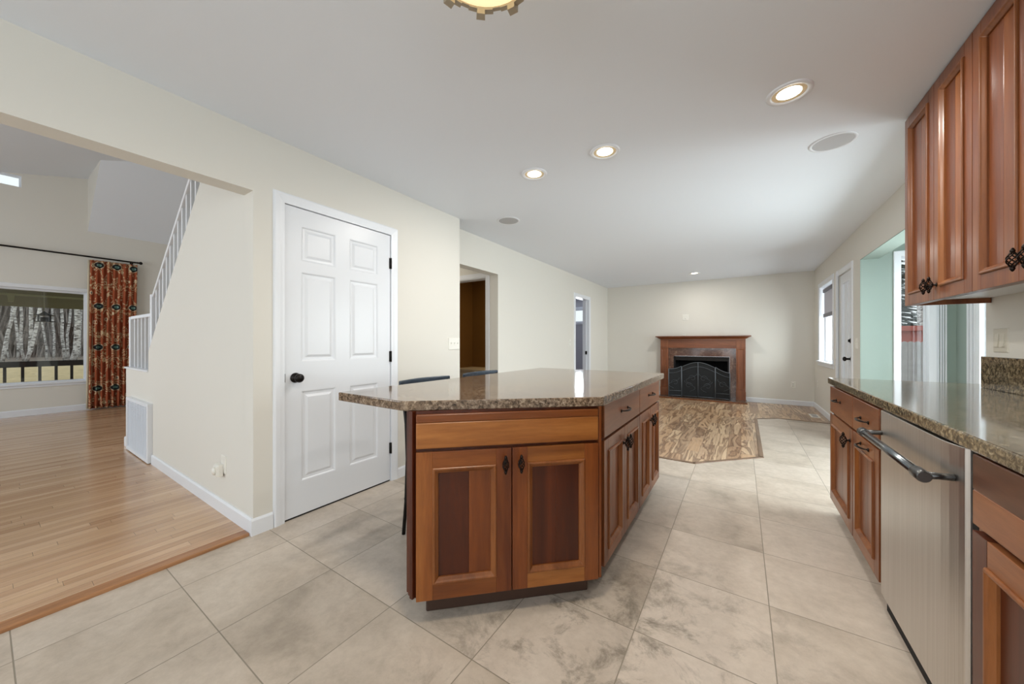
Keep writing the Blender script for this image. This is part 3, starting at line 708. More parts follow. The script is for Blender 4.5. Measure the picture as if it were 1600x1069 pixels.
# ================================================================== CABINET PARTS
def knob(parent, fr, u, z, n, s=1.0):
    """birdcage knob: twisted iron cage standing upright on a short post"""
    b = B(); hh = .030*s; R = .0135*s; c0 = fr.p(u, z, n+.026*s)
    for k in range(6):
        pts = []
        for i in range(13):
            t = i/12; a = 2*PI*k/6 + t*PI*1.1; rr = R*math.sin(PI*(0.08+t*.84))
            pts.append(c0+fr.u*rr*math.cos(a)+fr.n*rr*math.sin(a)+Vector((0, 0, (t-.5)*hh*1.7)))
        tube(b, pts, .0021*s, 5)
    for sg in (-1, 1):
        lathe(b, [(0, -.008*s), (.0055*s, -.005*s), (.007*s, 0), (.005*s, .005*s), (.003*s, .009*s), (0, .011*s)] if sg > 0 else [(0, .008*s), (.0055*s, .005*s), (.007*s, 0), (.005*s, -.005*s), (.003*s, -.009*s), (0, -.011*s)], c0+Vector((0, 0, sg*hh)), 'z', 10)
    lathe(b, [(0, 0), (.010*s, 0), (.009*s, .003), (.004*s, .006), (.004*s, .016*s), (0, .017*s)], fr.p(u, z, n), (fr.u, Vector((0, 0, 1)), fr.n), 12)
    return obj('knob', b, 'iron', parent, label='twisted dark iron knob')
def pull(parent, fr, u, z, n, w_=.10):
    b = B(); pts = []; rad = []
    for i in range(15):
        t = i/14; pts.append(fr.p(u+(t-.5)*w_, z, n+.004+.026*math.sin(PI*t)**.6)); rad.append(.003+.0028*math.sin(PI*t))
    tube(b, pts, rad, 8)
    for s in (-.5, .5): lathe(b, [(0, 0), (.009, 0), (.008, .005), (0, .006)], fr.p(u+s*w_, z, n), (fr.u, Vector((0, 0, 1)), fr.n), 12)
    return obj('pull', b, 'iron', parent, label='dark iron bow pull')
def panel_door(parent, fr, u0, u1, z0, z1, mats, rail=.066, th=.02, name='door', split=None):
    """mats: stile, rail, moulding, panel(, second panel board)"""
    b = B(); e = .0
    fbox(b, fr, u0, u0+rail, z0, z1, 0, th, 0); fbox(b, fr, u1-rail, u1, z0, z1, 0, th, 0 if len(mats) < 6 else 5)
    fbox(b, fr, u0+rail, u1-rail, z0, z0+rail, 0, th, 1); fbox(b, fr, u0+rail, u1-rail, z1-rail, z1, 0, th, 1)
    ring(b, fr, u0+rail, u1-rail, z0+rail, z1-rail, [(-.001, th-.003), (-.001, th+.004), (.003, th+.008), (.009, th+.0075), (.013, th+.003), (.020, th-.003), (.023, th-.006), (.024, th-.014)], 2, cap=False)
    ua, ub = u0+rail+.022, u1-rail-.022
    us_ = ua+(ub-ua)*(split or .5)
    fbox(b, fr, ua, us_, z0+rail+.022, z1-rail-.022, .002, th-.012, 3); fbox(b, fr, us_, ub, z0+rail+.022, z1-rail-.022, .002, th-.012, 4 if len(mats) > 4 else 3)
    return obj(name, b, mats, parent, .0015, 2)
def slab_front(parent, fr, u0, u1, z0, z1, mats, th=.02, name='drawer', splitz=None):
    b = B()
    if splitz: fbox(b, fr, u0, u1, z0, splitz, 0, th, 0); fbox(b, fr, u0, u1, splitz, z1, 0, th, 1)
    else: fbox(b, fr, u0, u1, z0, z1, 0, th)
    return obj(name, b, mats, parent, .004, 3)

# ---- island
A = (-1.106, .977); Bp = (-.534, 1.521)
du = Vector((Bp[0]-A[0], Bp[1]-A[1])).normalized(); dn = Vector((du.y, -du.x))
th = .02
FDg = Fr((A[0]-dn.x*th, A[1]-dn.y*th), du, dn)   # front faces land on the A-B line
FI = Fr((-.538-th, 0), (0, 1), (1, 0))
t = thing('island_cabinet', 'cherry sink-style island cabinet with two doors on the slanted end', 'cabinet', (-.85, 1.4, 0), 'kitchen island cabinets')
b = B()
prism(b, [(-1.165, 1.0), (A[0]-dn.x*th-.0, A[1]-dn.y*th-.0), (-.5355, 1.5535), (-.560, 1.609), (-1.165, 1.609)], .1, .874)
obj('body', b, ['cv2'], t, .001)
b = B()   # fluted corner post seen edge-on at the left
for i, (xa, ya) in enumerate(((-1.128, .9765), (-1.147, .986), (-1.168, .996))):
    box(b, xa-.019, xa+.0, ya, ya+.03, .1, .874-.0*i)
obj('corner_post', b, 'cv2', t, .003)
b = B(); fbox(b, FDg, .795, .808, .1, .874, -.02, .012); fbox(b, FDg, .790, .812, .1, .874, -.05, -.012)
obj('corner_stile', b, 'cv', t, .002)
b = B(); fbox(b, FDg, .035, .77, 0, .1, -.10, -.055); prism(b, [(-1.13, 1.08), (-.62, 1.56), (-.62, 1.6), (-1.13, 1.6)], 0, .1)
obj('toe_kick', b, 'kick', t, .006)
slab_front(t, FDg, .0, .79, .722, .862, ['ch2', 'ch'], name='false_drawer', splitz=.828)['label'] = 'wide cherry false drawer front'
d1 = panel_door(t, FDg, 0, .395, .1, .708, ['ch', 'ch', 'mouldlight', 'cv2', 'cv', 'cv'], split=.58)
d1.data.materials[0] = M['cv3']; d1.data.materials[3] = M['cv2']; d1.data.materials[4] = M['cv']; d1.data.materials[5] = M['cv']
knob(d1, FDg, .366, .645, .02)
d2 = panel_door(t, FDg, .399, .79, .1, .708, ['cv', 'ch2', 'mouldlight', 'cv2', 'cv2', 'cv'])
knob(d2, FDg, .433, .645, .02)
def side_cab(y0, y1, label):
    t = thing('island_cabinet', label, 'cabinet', (-.85, (y0+y1)/2, 0), 'kitchen island cabinets')
    b = B(); box(b, -1.165, -.538-th, y0, y1, .1, .874)
    obj('body', b, 'cvr', t, .001)
    b = B(); box(b, -1.13, -.64, y0, y1, 0, .1); obj('toe_kick', b, 'kick', t)
    s = slab_front(t, FI, y0+.003, y1-.002, .706, .862, ['cy']); pull(s, FI, (y0+y1)/2-.0, .79, .02, .125)
    ym = (y0+y1)/2
    for (a_, c_, k_) in ((y0+.003, ym-.0015, ym-.028), (ym+.0015, y1-.002, ym+.030)):
        d = panel_door(t, FI, a_, c_, .1, .694, ['cvr', 'cy', 'mouldlight', 'cvr'], rail=.058); knob(d, FI, k_, .61, .02)
    return t
side_cab(1.612, 2.302, 'cherry island cabinet with drawer and two doors, nearer the slanted end')
side_cab(2.304, 2.93, 'cherry island cabinet with drawer and two doors, at the far end by the fireplace')
b = B()
poly = [(-1.645, .965), (-1.185, .962), (-1.160, .968), (-.513, 1.530), (-.505, 2.945), (-1.60, 2.945)]
prism(b, poly, .874, .915)
tag(obj('island_countertop', b, 'granite', None, .005, 3), 'polished brown granite top of the kitchen island with overhang and clipped corner', 'countertop')

# ---- right run of base cabinets
XF = .528
FC = Fr((XF, 0), (0, 1), (-1, 0))
g_ = 'right base cabinets'
def base_cab(y0, y1, label):
    t = thing('base_cabinet', label, 'cabinet', (.8, (y0+y1)/2, 0), g_)
    b = B(); box(b, XF, RX-.002, y0, y1, .1, .874); obj('body', b, 'cvr', t, .001)
    b = B(); box(b, XF+.07, RX-.01, y0, y1, 0, .1); obj('toe_kick', b, 'kick', t)
    return t
t = base_cab(2.612, 3.19, 'cherry base cabinet with one drawer and one knobbed door at the counter end')
s = slab_front(t, FC, 2.618, 3.186, .690, .862, ['cy']); pull(s, FC, 2.94, .79, .02)
d = panel_door(t, FC, 2.618, 3.186, .1, .680, ['cvr', 'cy', 'mouldlight', 'cvr']); knob(d, FC, 2.665, .61, .02, 1.1)
t = base_cab(2.17, 2.610, 'cherry pull-out cabinet with two bow pulls beside the dishwasher')
s = slab_front(t, FC, 2.178, 2.606, .690, .862, ['cy']); pull(s, FC, 2.39, .775, .02, .13)
d = panel_door(t, FC, 2.178, 2.606, .1, .680, ['cvr', 'cy', 'mouldlight', 'cvr'], name='pull_out_front'); pull(d, FC, 2.39, .645, .02, .13)
t = base_cab(.75, 1.455, 'dark cherry base cabinet in front of the viewer, right of the dishwasher')
slab_front(t, FC, .76, 1.432, .684, .868, ['cy', 'cy2'], splitz=.775)
d = panel_door(t, FC, 1.05, 1.432, .1, .668, ['cv2', 'cy', 'mouldlight', 'cv2'])
panel_door(t, FC, .76, 1.046, .1, .668, ['cv2', 'cy', 'mouldlight', 'cv2'])
# dishwasher
t = thing('dishwasher', 'stainless steel dishwasher with long bar handle between cherry cabinets', 'dishwasher', (.8, 1.85, 0))
b = B(); box(b, XF+.02, RX-.05, 1.50, 2.155, .1, .868); obj('body', b, 'dark', t)
b = B(); box(b, XF+.0, XF+.3, 1.50, 2.155, .0, .1); box(b, XF+.005, XF+.02, 1.470, 1.50, .0, .868); obj('toe_kick', b, 'dark', t)
b = B()
pf = [(1.502, .53), (1.508, .522), (1.525, .517), (1.56, .510), (1.60, .506), (2.14, .506), (2.155, .512), (2.155, .545), (1.502, .545)]
prism(b, [(x, y) for y, x in pf], .075, .866)
obj('door', b, 'steel', t, .003)
b = B(); tube(b, [(.448, 1.56, .765), (.448, 2.12, .765)], .0135, 20); h_ = obj('handle', b, 'handle', t, label='polished steel bar handle')
for y0_, y1_, ym_ in ((1.515, 1.575, 1.538), (2.105, 2.15, 2.128)):
    b = B(); tube(b, [(.448, y0_, .765), (.448, y0_+.006, .765), (.448, y1_-.006, .765), (.448, y1_, .765)], [.014, .018, .018, .0145], 20)
    tube(b, [(.448, ym_, .765), (.48, ym_, .768), (.512, ym_, .770)], [.012, .010, .010], 12)
    obj('handle_end', b, 'handlecap', h_, label='dark steel handle end posts')
# counter and splash
b = B(); prism(b, [(.500, 3.215), (.503, .55), (RX-.001, .55), (RX-.001, 2.97), (1.245, 2.97), (1.245, 3.215)], .875, .915)
b2 = b
tag(obj('countertop', b, 'granite2', None, .005, 3), 'green-brown granite countertop along the right wall above the dishwasher', 'countertop')
b = B(); box(b, RX-.022, RX-.001, .55, 2.955, .9155, 1.083)
tag(obj('backsplash', b, 'granite2', None, .002), 'granite backsplash strip standing on the right countertop', 'backsplash')

# ---- wall cabinets
XU = .81
FU = Fr((XU, 0), (0, 1), (-1, 0))
def wall_cab(y0, ym, y1, label, end):
    t = thing('wall_cabinet', label, 'cabinet', (.95, (y0+y1)/2, 1.365), 'cherry wall cabinets')
    b = B()
    box(b, XU, RX-.002, y0, y1, 1.40, CZ-.004, 0)
    obj('body', b, 'cvr', t)
    b = B(); box(b, XU+.02, RX-.002, y0+.0, y1-.018, 1.393, 1.40); obj('underside', b, 'white', t, label='white cabinet underside')
    b = B(); box(b, XU+.0, XU+.018, y0, y1, 1.366, 1.40)
    if end: box(b, XU+.0, RX-.002, y1-.018, y1, 1.366, 1.40)
    obj('light_rail', b, 'cvr', t, .001)
    for i, (a_, c_, k_, mm) in enumerate(((ym+.0015, y1-.001, ym+.030, 0), (y0+.001, ym-.0015, ym-.030, 1))):
        d = panel_door(t, FU, a_, c_, 1.366, CZ-.012, ['cvr', 'cvr', 'mouldlight', 'cv3', 'cvr'], rail=.06); knob(d, FU, k_, 1.437, .02, 1.0)
wall_cab(2.228, 2.568, 2.930, 'cherry wall cabinet with two panelled doors, at the end beside the nook', True)
wall_cab(1.53, 1.878, 2.226, 'cherry wall cabinet cut by the right picture edge', False)

# ================================================================== WALL PLATES AND VENTS
def plate(name, fr, u, z, w_, h_, label, cat, mat='plate', rockers=0, sockets=0, toggles=0):
    t = thing(name, label, cat, tuple(fr.p(u, z, 0)))
    b = B(); ring(b, fr, u-w_/2, u+w_/2, z-h_/2, z+h_/2, [(0, 0), (.001, .004), (.004, .006)]); obj('face_plate', b, mat, t)
    for i in range(rockers):
        uc = u+(i-(rockers-1)/2)*.046
        b = B(); hexa(b, [fr.p(uc-.016, z-.033, .005), fr.p(uc+.016, z-.033, .005), fr.p(uc+.016, z-.033, .013), fr.p(uc-.016, z-.033, .013), fr.p(uc-.016, z+.033, .005), fr.p(uc+.016, z+.033, .005), fr.p(uc+.016, z+.033, .007), fr.p(uc-.016, z+.033, .007)])
        obj('rocker', b, mat, t)
    for i in range(toggles):
        uc = u+(i-(toggles-1)/2)*.046
        b = B(); fbox(b, fr, uc-.006, uc+.006, z-.012, z+.012, .005, .008); hexa(b, [fr.p(uc-.004, z-.002, .006), fr.p(uc+.004, z-.002, .006), fr.p(uc+.004, z+.008, .018), fr.p(uc-.004, z+.008, .018), fr.p(uc-.004, z+.008, .006), fr.p(uc+.004, z+.008, .006), fr.p(uc+.004, z+.014, .016), fr.p(uc-.004, z+.014, .016)])
        obj('toggle', b, mat, t)
    for i in range(sockets):
        zc = z+(i-.5)*.04
        b = B(); lathe(b, [(0, .005), (.016, .005), (.016, .008), (0, .008)], fr.p(u, zc, 0), (fr.u, Vector((0, 0, 1)), fr.n), 16)
        s = obj('socket', b, mat, t)
        b = B(); fbox(b, fr, u-.007, u-.005, zc-.005, zc+.005, .008, .0085); fbox(b, fr, u+.005, u+.007, zc-.005, zc+.005, .008, .0085); obj('slot', b, 'dark', s)
    return t
plate('light_switch', FL, 2.662, 1.142, .165, .118, 'triple white switch plate at the end of the closet wall', 'switch', toggles=3)
plate('light_switch', FRT, 2.83, 1.168, .118, .122, 'double almond rocker switch above the granite backsplash', 'switch', 'almond', rockers=2)
plate('light_switch', FRT, 5.475, 1.145, .075, .118, 'single white switch plate between patio door and sage nook', 'switch', toggles=1)
plate('light_switch', FLF, 6.03, 1.15, .075, .118, 'single faint white switch plate left of the far doorway', 'switch', toggles=1)
plate('power_outlet', FB, .80, .377, .075, .118, 'white power outlet low on the wall right of the fireplace', 'outlet', sockets=2)
plate('power_outlet', FRT, 7.88, .44, .075, .118, 'white power outlet below the shaded window corner', 'outlet', sockets=2)
plate('cable_plate', FB, -.985, 1.68, .118, .118, 'white cable and outlet plate above the mantel', 'outlet', sockets=1)
plate('power_outlet', FS, -2.900, .34, .075, .118, 'white outlet plate low on the stair wall', 'outlet', sockets=1)
# plug-in by the stair wall outlet
t = thing('plug_in_freshener', 'round white plug-in device below the stair wall outlet plate', 'plug-in', (-2.925, .90, .30))
b = B(); ring(b, FS, -2.965, -2.893, .262, .342, [(0, .0075), (0, .03), (.006, .04), (.012, .043)]); obj('body', b, 'plate', t, .006)
b = B(); lathe(b, [(0, .042), (.024, .042), (.026, .048), (.018, .056), (0, .058)], FS.p(-2.929, .302, 0), (FS.u, Vector((0, 0, 1)), FS.n), 24); obj('cap', b, 'plate', t)
# return-air grille
t = thing('return_air_grille', 'white louvred return-air grille at the foot of the knee wall', 'vent', (-5.06, .89, .02))
b = B(); ring(b, FS, -5.50, -4.645, .02, .575, [(0, 0), (0, .034), (.004, .037), (.030, .037), (.034, .030), (.034, .006)], cap=True); obj('frame', b, 'white', t)
b = B()
for i in range(30):
    z = .062+i*.0162
    hexa(b, [FS.p(-5.466, z, .010), FS.p(-4.679, z, .010), FS.p(-4.679, z-.008, .030), FS.p(-5.466, z-.008, .030), FS.p(-5.466, z+.002, .010), FS.p(-4.679, z+.002, .010), FS.p(-4.679, z-.006, .030), FS.p(-5.466, z-.006, .030)])
for i in range(1, 8): fbox(b, FS, -5.466+i*.0984-.003, -5.466+i*.0984+.003, .054, .541, .008, .026)
obj('louvres', b, 'white', t)
b = B(); box(b, .905, 1.015, 7.03, 7.33, -.001, .006)
o = obj('floor_register', b, 'plate'); tag(o, 'cream metal floor register near the right baseboard', 'vent')
b = B()
for i in range(14): box(b, .925, .995, 7.05+i*.019, 7.05+i*.019+.008, .006, .0066)
obj('slots', b, 'shadebar', o)

# ================================================================== CEILING FIXTURES
def downlight(x, y, label, proto=[]):
    if proto: return dup(proto[0], (x, y, CZ), label)
    t = thing('recessed_light', label, 'ceiling light', (x, y, CZ), 'recessed ceiling lights'); proto.append(t)
    b = B(); lathe(b, [(.072, -.001), (.074, -.006), (.092, -.009), (.097, -.004), (.098, 0)], (x, y, CZ), 'z', 40); 
    b.faces.ensure_lookup_table(); bmesh.ops.delete(b, geom=[f for f in b.faces if len(f.verts) > 4], context='FACES_ONLY'); obj('trim_ring', b, 'white', t)
    b = B(); lathe(b, [(.073, -.002), (.066, -.0035), (.052, -.0015)], (x, y, CZ), 'z', 40)
    bmesh.ops.delete(b, geom=[f for f in b.faces if len(f.verts) > 4], context='FACES_ONLY'); obj('baffle', b, 'baffle', t)
    b = B(); lathe(b, [(0, -.0045), (.040, -.004), (.053, -.0015)], (x, y, CZ), 'z', 40)
    bmesh.ops.delete(b, geom=[f for f in b.faces if len(f.verts) > 4], context='FACES_ONLY'); obj('lens', b, 'lens', t)
    return t
for (x, y, lb, pw) in ((.206, 2.283, 'lit recessed light nearest the wall cabinets', 12), (-.767, 2.311, 'lit recessed light in the middle above the island', 12), (-1.318, 2.325, 'lit recessed light above the island nearest the closet wall', 12), (-.727, 7.308, 'small far recessed light in front of the fireplace', 12)):
    downlight(x, y, lb); area('recessed_lamp', (x, y, CZ-.014), (0, 0, -1), .1, .1, pw, (1, .96, .90), disk=True)
def speaker(x, y, label):
    t = thing('ceiling_speaker', label, 'speaker', (x, y, CZ), 'round ceiling speakers')
    b = B(); lathe(b, [(.100, -.001), (.103, -.005), (.118, -.004), (.120, 0)], (x, y, CZ), 'z', 40); bmesh.ops.delete(b, geom=[f for f in b.faces if len(f.verts) > 4], context='FACES_ONLY'); obj('rim', b, 'white', t)
    b = B(); lathe(b, [(0, -.005), (.06, -.0045), (.101, -.003)], (x, y, CZ), 'z', 40); bmesh.ops.delete(b, geom=[f for f in b.faces if len(f.verts) > 4], context='FACES_ONLY'); obj('grille', b, 'spk', t)
speaker(.49, 2.998, 'round grey ceiling speaker nearer the nook'); speaker(-2.055, 3.07, 'round grey ceiling speaker near the passage')
# bowl lamp
lx, ly = -.615, .79; RZ = 2.265
t = thing('ceiling_lamp', 'amber glass bowl ceiling lamp with jagged metal rim', 'ceiling light', (lx, ly, CZ))
b = B(); lathe(b, [(0, RZ-.012-CZ), (.06, RZ-.010-CZ), (.12, RZ-.004-CZ), (.168, RZ+.006-CZ), (.166, RZ+.012-CZ), (0, RZ+.012-CZ)], (lx, ly, CZ), 'z', 48); obj('glass_bowl', b, 'amber', t)
b = B(); nseg = 40
for k in range(nseg):
    a0, a1 = 2*PI*k/nseg, 2*PI*(k+1)/nseg; kk = k % 4
    dz = (.0, -.004, -.018, -.002)[kk]; ro = (.174, .179, .186, .177)[kk]; ri = .162
    P = lambda r_, a_, z_: (lx+r_*math.cos(a_), ly+r_*math.sin(a_), z_)
    hexa(b, [P(ri, a0, RZ+dz), P(ri, a1, RZ+dz), P(ro, a1, RZ+dz), P(ro, a0, RZ+dz), P(ri, a0, RZ+.03), P(ri, a1, RZ+.03), P(ro, a1, RZ+.03), P(ro, a0, RZ+.03)])
obj('rim', b, 'brass', t)
b = B(); lathe(b, [(0, 0), (.07, 0), (.07, -.02), (.012, -.03), (.012, RZ+.02-CZ), (0, RZ+.02-CZ)], (lx, ly, CZ), 'z', 24); obj('stem', b, 'brass', t)
area('bowl_lamp', (lx, ly, RZ-.03), (0, 0, -1), .22, .22, 14, (1, .86, .66), disk=True)

# ================================================================== STOOLS
def stool(y0, label, proto=[]):
    if proto: return dup(proto[0], (-1.75, y0, 0), label)
    t = thing('bar_stool', label, 'stool', (-1.75, y0, 0), 'bar stools behind the island'); proto.append(t)
    xb = -1.75; hw = .20
    def pts(n=9, bow=.045): return [(xb-bow*math.sin(PI*i/(n-1))-.0, y0-hw-.02+(2*hw+.04)*i/(n-1)) for i in range(n)]
    b = B()
    ps = pts()
    for (xa, ya), (xc, yc) in zip(ps, ps[1:]):
        hexa(b, [(xa-.010, ya, .865), (xa+.010, ya, .865), (xc+.010, yc, .865), (xc-.010, yc, .865), (xa-.010, ya, .921), (xa+.010, ya, .921), (xc+.010, yc, .921), (xc-.010, yc, .921)])
    bmesh.ops.remove_doubles(b, verts=b.verts, dist=1e-5)
    obj('backrest', b, 'slate', t, .008, 3)
    for s in (-1, 1):
        b = B(); tube(b, [(xb-.0, y0+s*hw, .90), (xb+.04, y0+s*hw, .66), (xb+.05, y0+s*.20, .45), (xb+.05, y0+s*.21, .2), (xb+.045, y0+s*.225, 0.0)], .011, 10); obj('leg', b, 'black', t)
        b = B(); tube(b, [(xb+.36, y0+s*.18, .62), (xb+.37, y0+s*.19, .3), (xb+.39, y0+s*.21, 0)], .011, 10); obj('leg', b, 'black', t)
    b = B(); box(b, xb+.01, xb+.40, y0-.19, y0+.19, .62, .66); obj('seat', b, 'black', t, .015, 3)
    b = B(); tube(b, [(xb+.38, y0-.2, .2), (xb+.38, y0+.2, .2), (xb+.03, y0+.2, .2), (xb+.03, y0-.2, .2)], .008, 8, close=True); obj('footrest', b, 'black', t)
    return t
stool(1.635, 'dark slate bar stool behind the island nearer the closet door')
stool(2.225, 'dark slate bar stool behind the island nearer the passage')

# ================================================================== FIREPLACE
t = thing('fireplace_mantel', 'cherry fireplace mantel with rose marble surround', 'fireplace', (-.70, 8.1, 0))
FM = Fr((0, BY), (1, 0), (0, -1))
b = B()
x0, x1 = -1.46, .072
for (a_, c_) in ((x0, x0+.155), (x1-.155, x1)):
    b = B(); fbox(b, FM, a_, c_, .03, 1.20, 0, .12); fbox(b, FM, a_-.004, c_+.004, .03, .20, .12, .130)
    fbox(b, FM, a_-.003, c_+.003, 1.045, 1.055, .12, .128)
    ring(b, FM, a_+.02, c_-.02, .24, 1.02, [(0, .12), (.004, .126), (.010, .124), (.014, .1202)], cap=False)
    obj('pilaster', b, 'mantel', t, .002)
b = B(); fbox(b, FM, x0+.155, x1-.155, 1.045, 1.20, 0, .115); fbox(b, FM, x0+.155, x1-.155, 1.035, 1.05, 0, .122); fbox(b, FM, x0, x1, 1.20, 1.225, 0, .14); 
obj('frieze', b, 'mantelh', t, .002)
b = B()
pr = [(0, 1.222, .13), (.03, 1.235, .15), (.05, 1.25, .165), (.075, 1.262, .19), (.09, 1.265, .20), (.09, 1.285, .20)]
lo = [[b.verts.new(FM.p(*q)) for q in ((x0-i, z, 0), (x0-i, z, n), (x1+i, z, n), (x1+i, z, 0))] for i, z, n in pr]
for a_, c_ in zip(lo, lo[1:]):
    for k in range(3): b.faces.new([a_[k], a_[k+1], c_[k+1], c_[k]])
b.faces.new(lo[-1]); b.faces.new(lo[0]); 
obj('shelf', b, 'mantelh', t)
b = B(); wall_panels(b, Fr((0, BY-.085), (1, 0), (0, -1)), x0+.155, x1-.155, .03, 1.045, .083, [(-1.205, -.19, -1, .865)]); obj('marble_surround', b, 'marble', t)
b = B(); box(b, x0-.01, x1+.02, 7.83, BY-.0, 0, .032); obj('hearth', b, 'hearth', t, .004)
b = B(); box(b, x0-.02, x1+.03, 7.815, 7.83, 0, .022); obj('hearth_edge', b, 'mouldlight', t, .002)
b = B(); ring(b, Fr((0, BY-.085), (1, 0), (0, -1)), -1.203, -.192, .033, .862, [(0, -.001), (.05, -.38)], cap=True)
obj('firebox', b, 'soot', t)
b = B(); ring(b, Fr((0, BY-.085), (1, 0), (0, -1)), -1.203, -.192, .033, .862, [(0, -.01), (0, .002), (.03, .002), (.03, -.01)], cap=False)
fbox(b, Fr((0, BY-.085), (1, 0), (0, -1)), -1.17, -.22, .775, .83, -.02, -.005); obj('firebox_frame', b, 'black', t)
# folding fire screen
t = thing('fire_screen', 'black folding arched fire screen in front of the fireplace', 'fire screen', (-.70, 7.98, .032))
def arch_panel(fr, w_, zl, zr, zt, scroll, kind):
    n = 16; top = [(w_*i/n, (zl+(zr-zl)*i/n)+(zt*math.sin(PI*i/n))) for i in range(n+1)]
    b = B(); v0 = [b.verts.new(fr.p(u, .05, 0)) for u, z in top]; v1 = [b.verts.new(fr.p(u, z, 0)) for u, z in top]
    w0 = [b.verts.new(fr.p(u, .05, -.003)) for u, z in top]; w1 = [b.verts.new(fr.p(u, z, -.003)) for u, z in top]
    for i in range(n):
        b.faces.new([v0[i], v0[i+1], v1[i+1], v1[i]]); b.faces.new([w0[i], w0[i+1], w1[i+1], w1[i]])
    pn = obj('screen_panel', b, 'mesh', t)
    b = B()
    tube(b, [fr.p(u, z, .003) for u, z in top], .007, 6); tube(b, [fr.p(u, z-.085, .003) for u, z in top], .004, 6)
    tube(b, [fr.p(0, .034, .003), fr.p(0, zl, .003)], .008, 6); tube(b, [fr.p(w_, .034, .003), fr.p(w_, zr, .003)], .008, 6)
    tube(b, [fr.p(0, .05, .003), fr.p(w_, .05, .003)], .006, 6)
    if kind == 'mid':
        tube(b, [fr.p(w_/2, .05, .004), fr.p(w_/2, zl+zt, .004)], .007, 6)
    else: tube(b, [fr.p(0, .15, .003), fr.p(w_, .15, .003)], .004, 6)
    obj('frame', b, 'screenframe', pn)
    b = B()
    for (cu, cz, sg) in scroll:
        pts = [fr.p(cu+sg*(.02+.10*math.sin(a)*1.0)*(1), cz+.02*k_*1.0, .004) for k_, a in ((i, i*.45) for i in range(12))]
        tube(b, pts, .0022, 5)
        pts = [fr.p(cu+sg*.07*math.cos(a)*(1-a/9), cz+.12+.07*math.sin(a)*(1-a/9), .004) for a in (i*.5 for i in range(12))]
        tube(b, pts, .0022, 5)
    obj('scrollwork', b, 'screenframe', pn)
yc = 7.99
arch_panel(Fr((-1.03, yc), (1, 0), (0, -1)), .60, .645, .645, .10, [(.13, .15, 1), (.47, .15, -1), (.2, .3, -1), (.40, .3, 1)], 'mid')
arch_panel(Fr((-.425, yc-.002), (.95, -.20), (-.20, -.95)), .25, .66, .56, -.02, [(.12, .2, 1)], 'side')
arch_panel(Fr((-1.27, yc-.055), (.97, .20), (.20, -.97)), .24, .60, .66, -.02, [(.12, .2, -1)], 'side')
b = B(); lathe(b, [(0, 0), (.03, 0), (.03, .02), (.022, .03), (0, .032)], (-1.0, 8.12, 1.285), 'z', 20)
o = obj('mantel_gadget', b, 'plate'); tag(o, 'tiny white round gadget on the mantel shelf', 'gadget')
b = B(); lathe(b, [(0, .030), (.009, .030), (.009, .034), (0, .034)], (-1.0, 8.12, 1.285), 'z', 12); obj('button', b, 'evergreen', o)

# ================================================================== DINING ROOM THINGS
# railings
def railing(name, label, posts, rail0, rail1, nbal, zfun, y=.958, rw=.05):
    t = thing(name, label, 'railing', ((rail0[0]+rail1[0])/2, y, min(zfun(rail0[0]), zfun(rail1[0]))), 'stair railings')
    b = B(); (xa, za), (xb, zb) = rail0, rail1
    hexa(b, [(xa, y-rw/2, za-.035), (xb, y-rw/2, zb-.035), (xb, y+rw/2, zb-.035), (xa, y+rw/2, za-.035), (xa, y-rw/2, za), (xb, y-rw/2, zb), (xb, y+rw/2, zb), (xa, y+rw/2, za)])
    obj('handrail', b, 'white', t, .006, 2)
    for i in range(nbal):
        f = (i+.75)/(nbal+.5); x = xa+(xb-xa)*f; z1 = za+(zb-za)*f-.03
        b = B(); s = .0145
        hexa(b, [(x-s, y-s, zfun(x-s)-.002), (x+s, y-s, zfun(x+s)-.002), (x+s, y+s, zfun(x+s)-.002), (x-s, y+s, zfun(x-s)-.002), (x-s, y-s, z1), (x+s, y-s, z1), (x+s, y+s, z1), (x-s, y+s, z1)])
        obj('baluster', b, 'white', t)
    for (x, z0, z1) in posts:
        b = B(); box(b, x-.03, x+.03, y-.03, y+.03, z0, z1); obj('newel', b, 'white', t, .003)
zl = lambda x: .886
sl = lambda x: 1.066+(x+4.8)*.889
railing('stair_railing', 'short level white railing on the knee wall by the curtain', [(-5.69, .886, 1.44)], (-5.67, 1.445), (-4.86, 1.445), 5, zl)
railing('stair_railing', 'long sloping white railing climbing above the cream wall', [(-4.825, .886, 1.625)], (-4.80, 1.625), (-3.30, 2.83), 13, sl)
# curtain
t = thing('curtain', 'rust orange curtain with cream and black ethnic print beside the dining window', 'curtain', (-9.2, 1.32, .03))
b = B(); uvl = b.loops.layers.uv.new('UVMap'); nu, nz = 150, 24; V = []
for j in range(nz+1):
    f = j/nz; z = .03+(2.555-.03)*f; row = []
    for i in range(nu+1):
        g = i/nu; y0_, y1_ = 1.045-.02*(1-f), 1.60-.03*(1-f)
        y = y0_+(y1_-y0_)*g; amp = .022+.018*(1-f)
        x = -9.205+amp*math.sin(g*2*PI*8.5+.5*math.sin(f*3))+.008*math.sin(g*41+f*5)
        row.append(b.verts.new((x, y, z)))
    V.append(row)
for j in range(nz):
    for i in range(nu):
        f_ = b.faces.new([V[j][i], V[j][i+1], V[j+1][i+1], V[j+1][i]]); f_.smooth = True
        for lp, (ii, jj) in zip(f_.loops, ((i, j), (i+1, j), (i+1, j+1), (i, j+1))): lp[uvl].uv = (ii/nu*1.05, jj/nz*2.53)
o = obj('cloth', b, 'curtain', t); md = o.modifiers.new('thick', 'SOLIDIFY'); md.thickness = .004
b = B(); V = []
for j in range(9):
    z = .03+j*.315; V.append([b.verts.new((-9.245+.012*math.sin(i*1.3), 1.005+.06*i/6+.02*(j/8), z)) for i in range(7)])
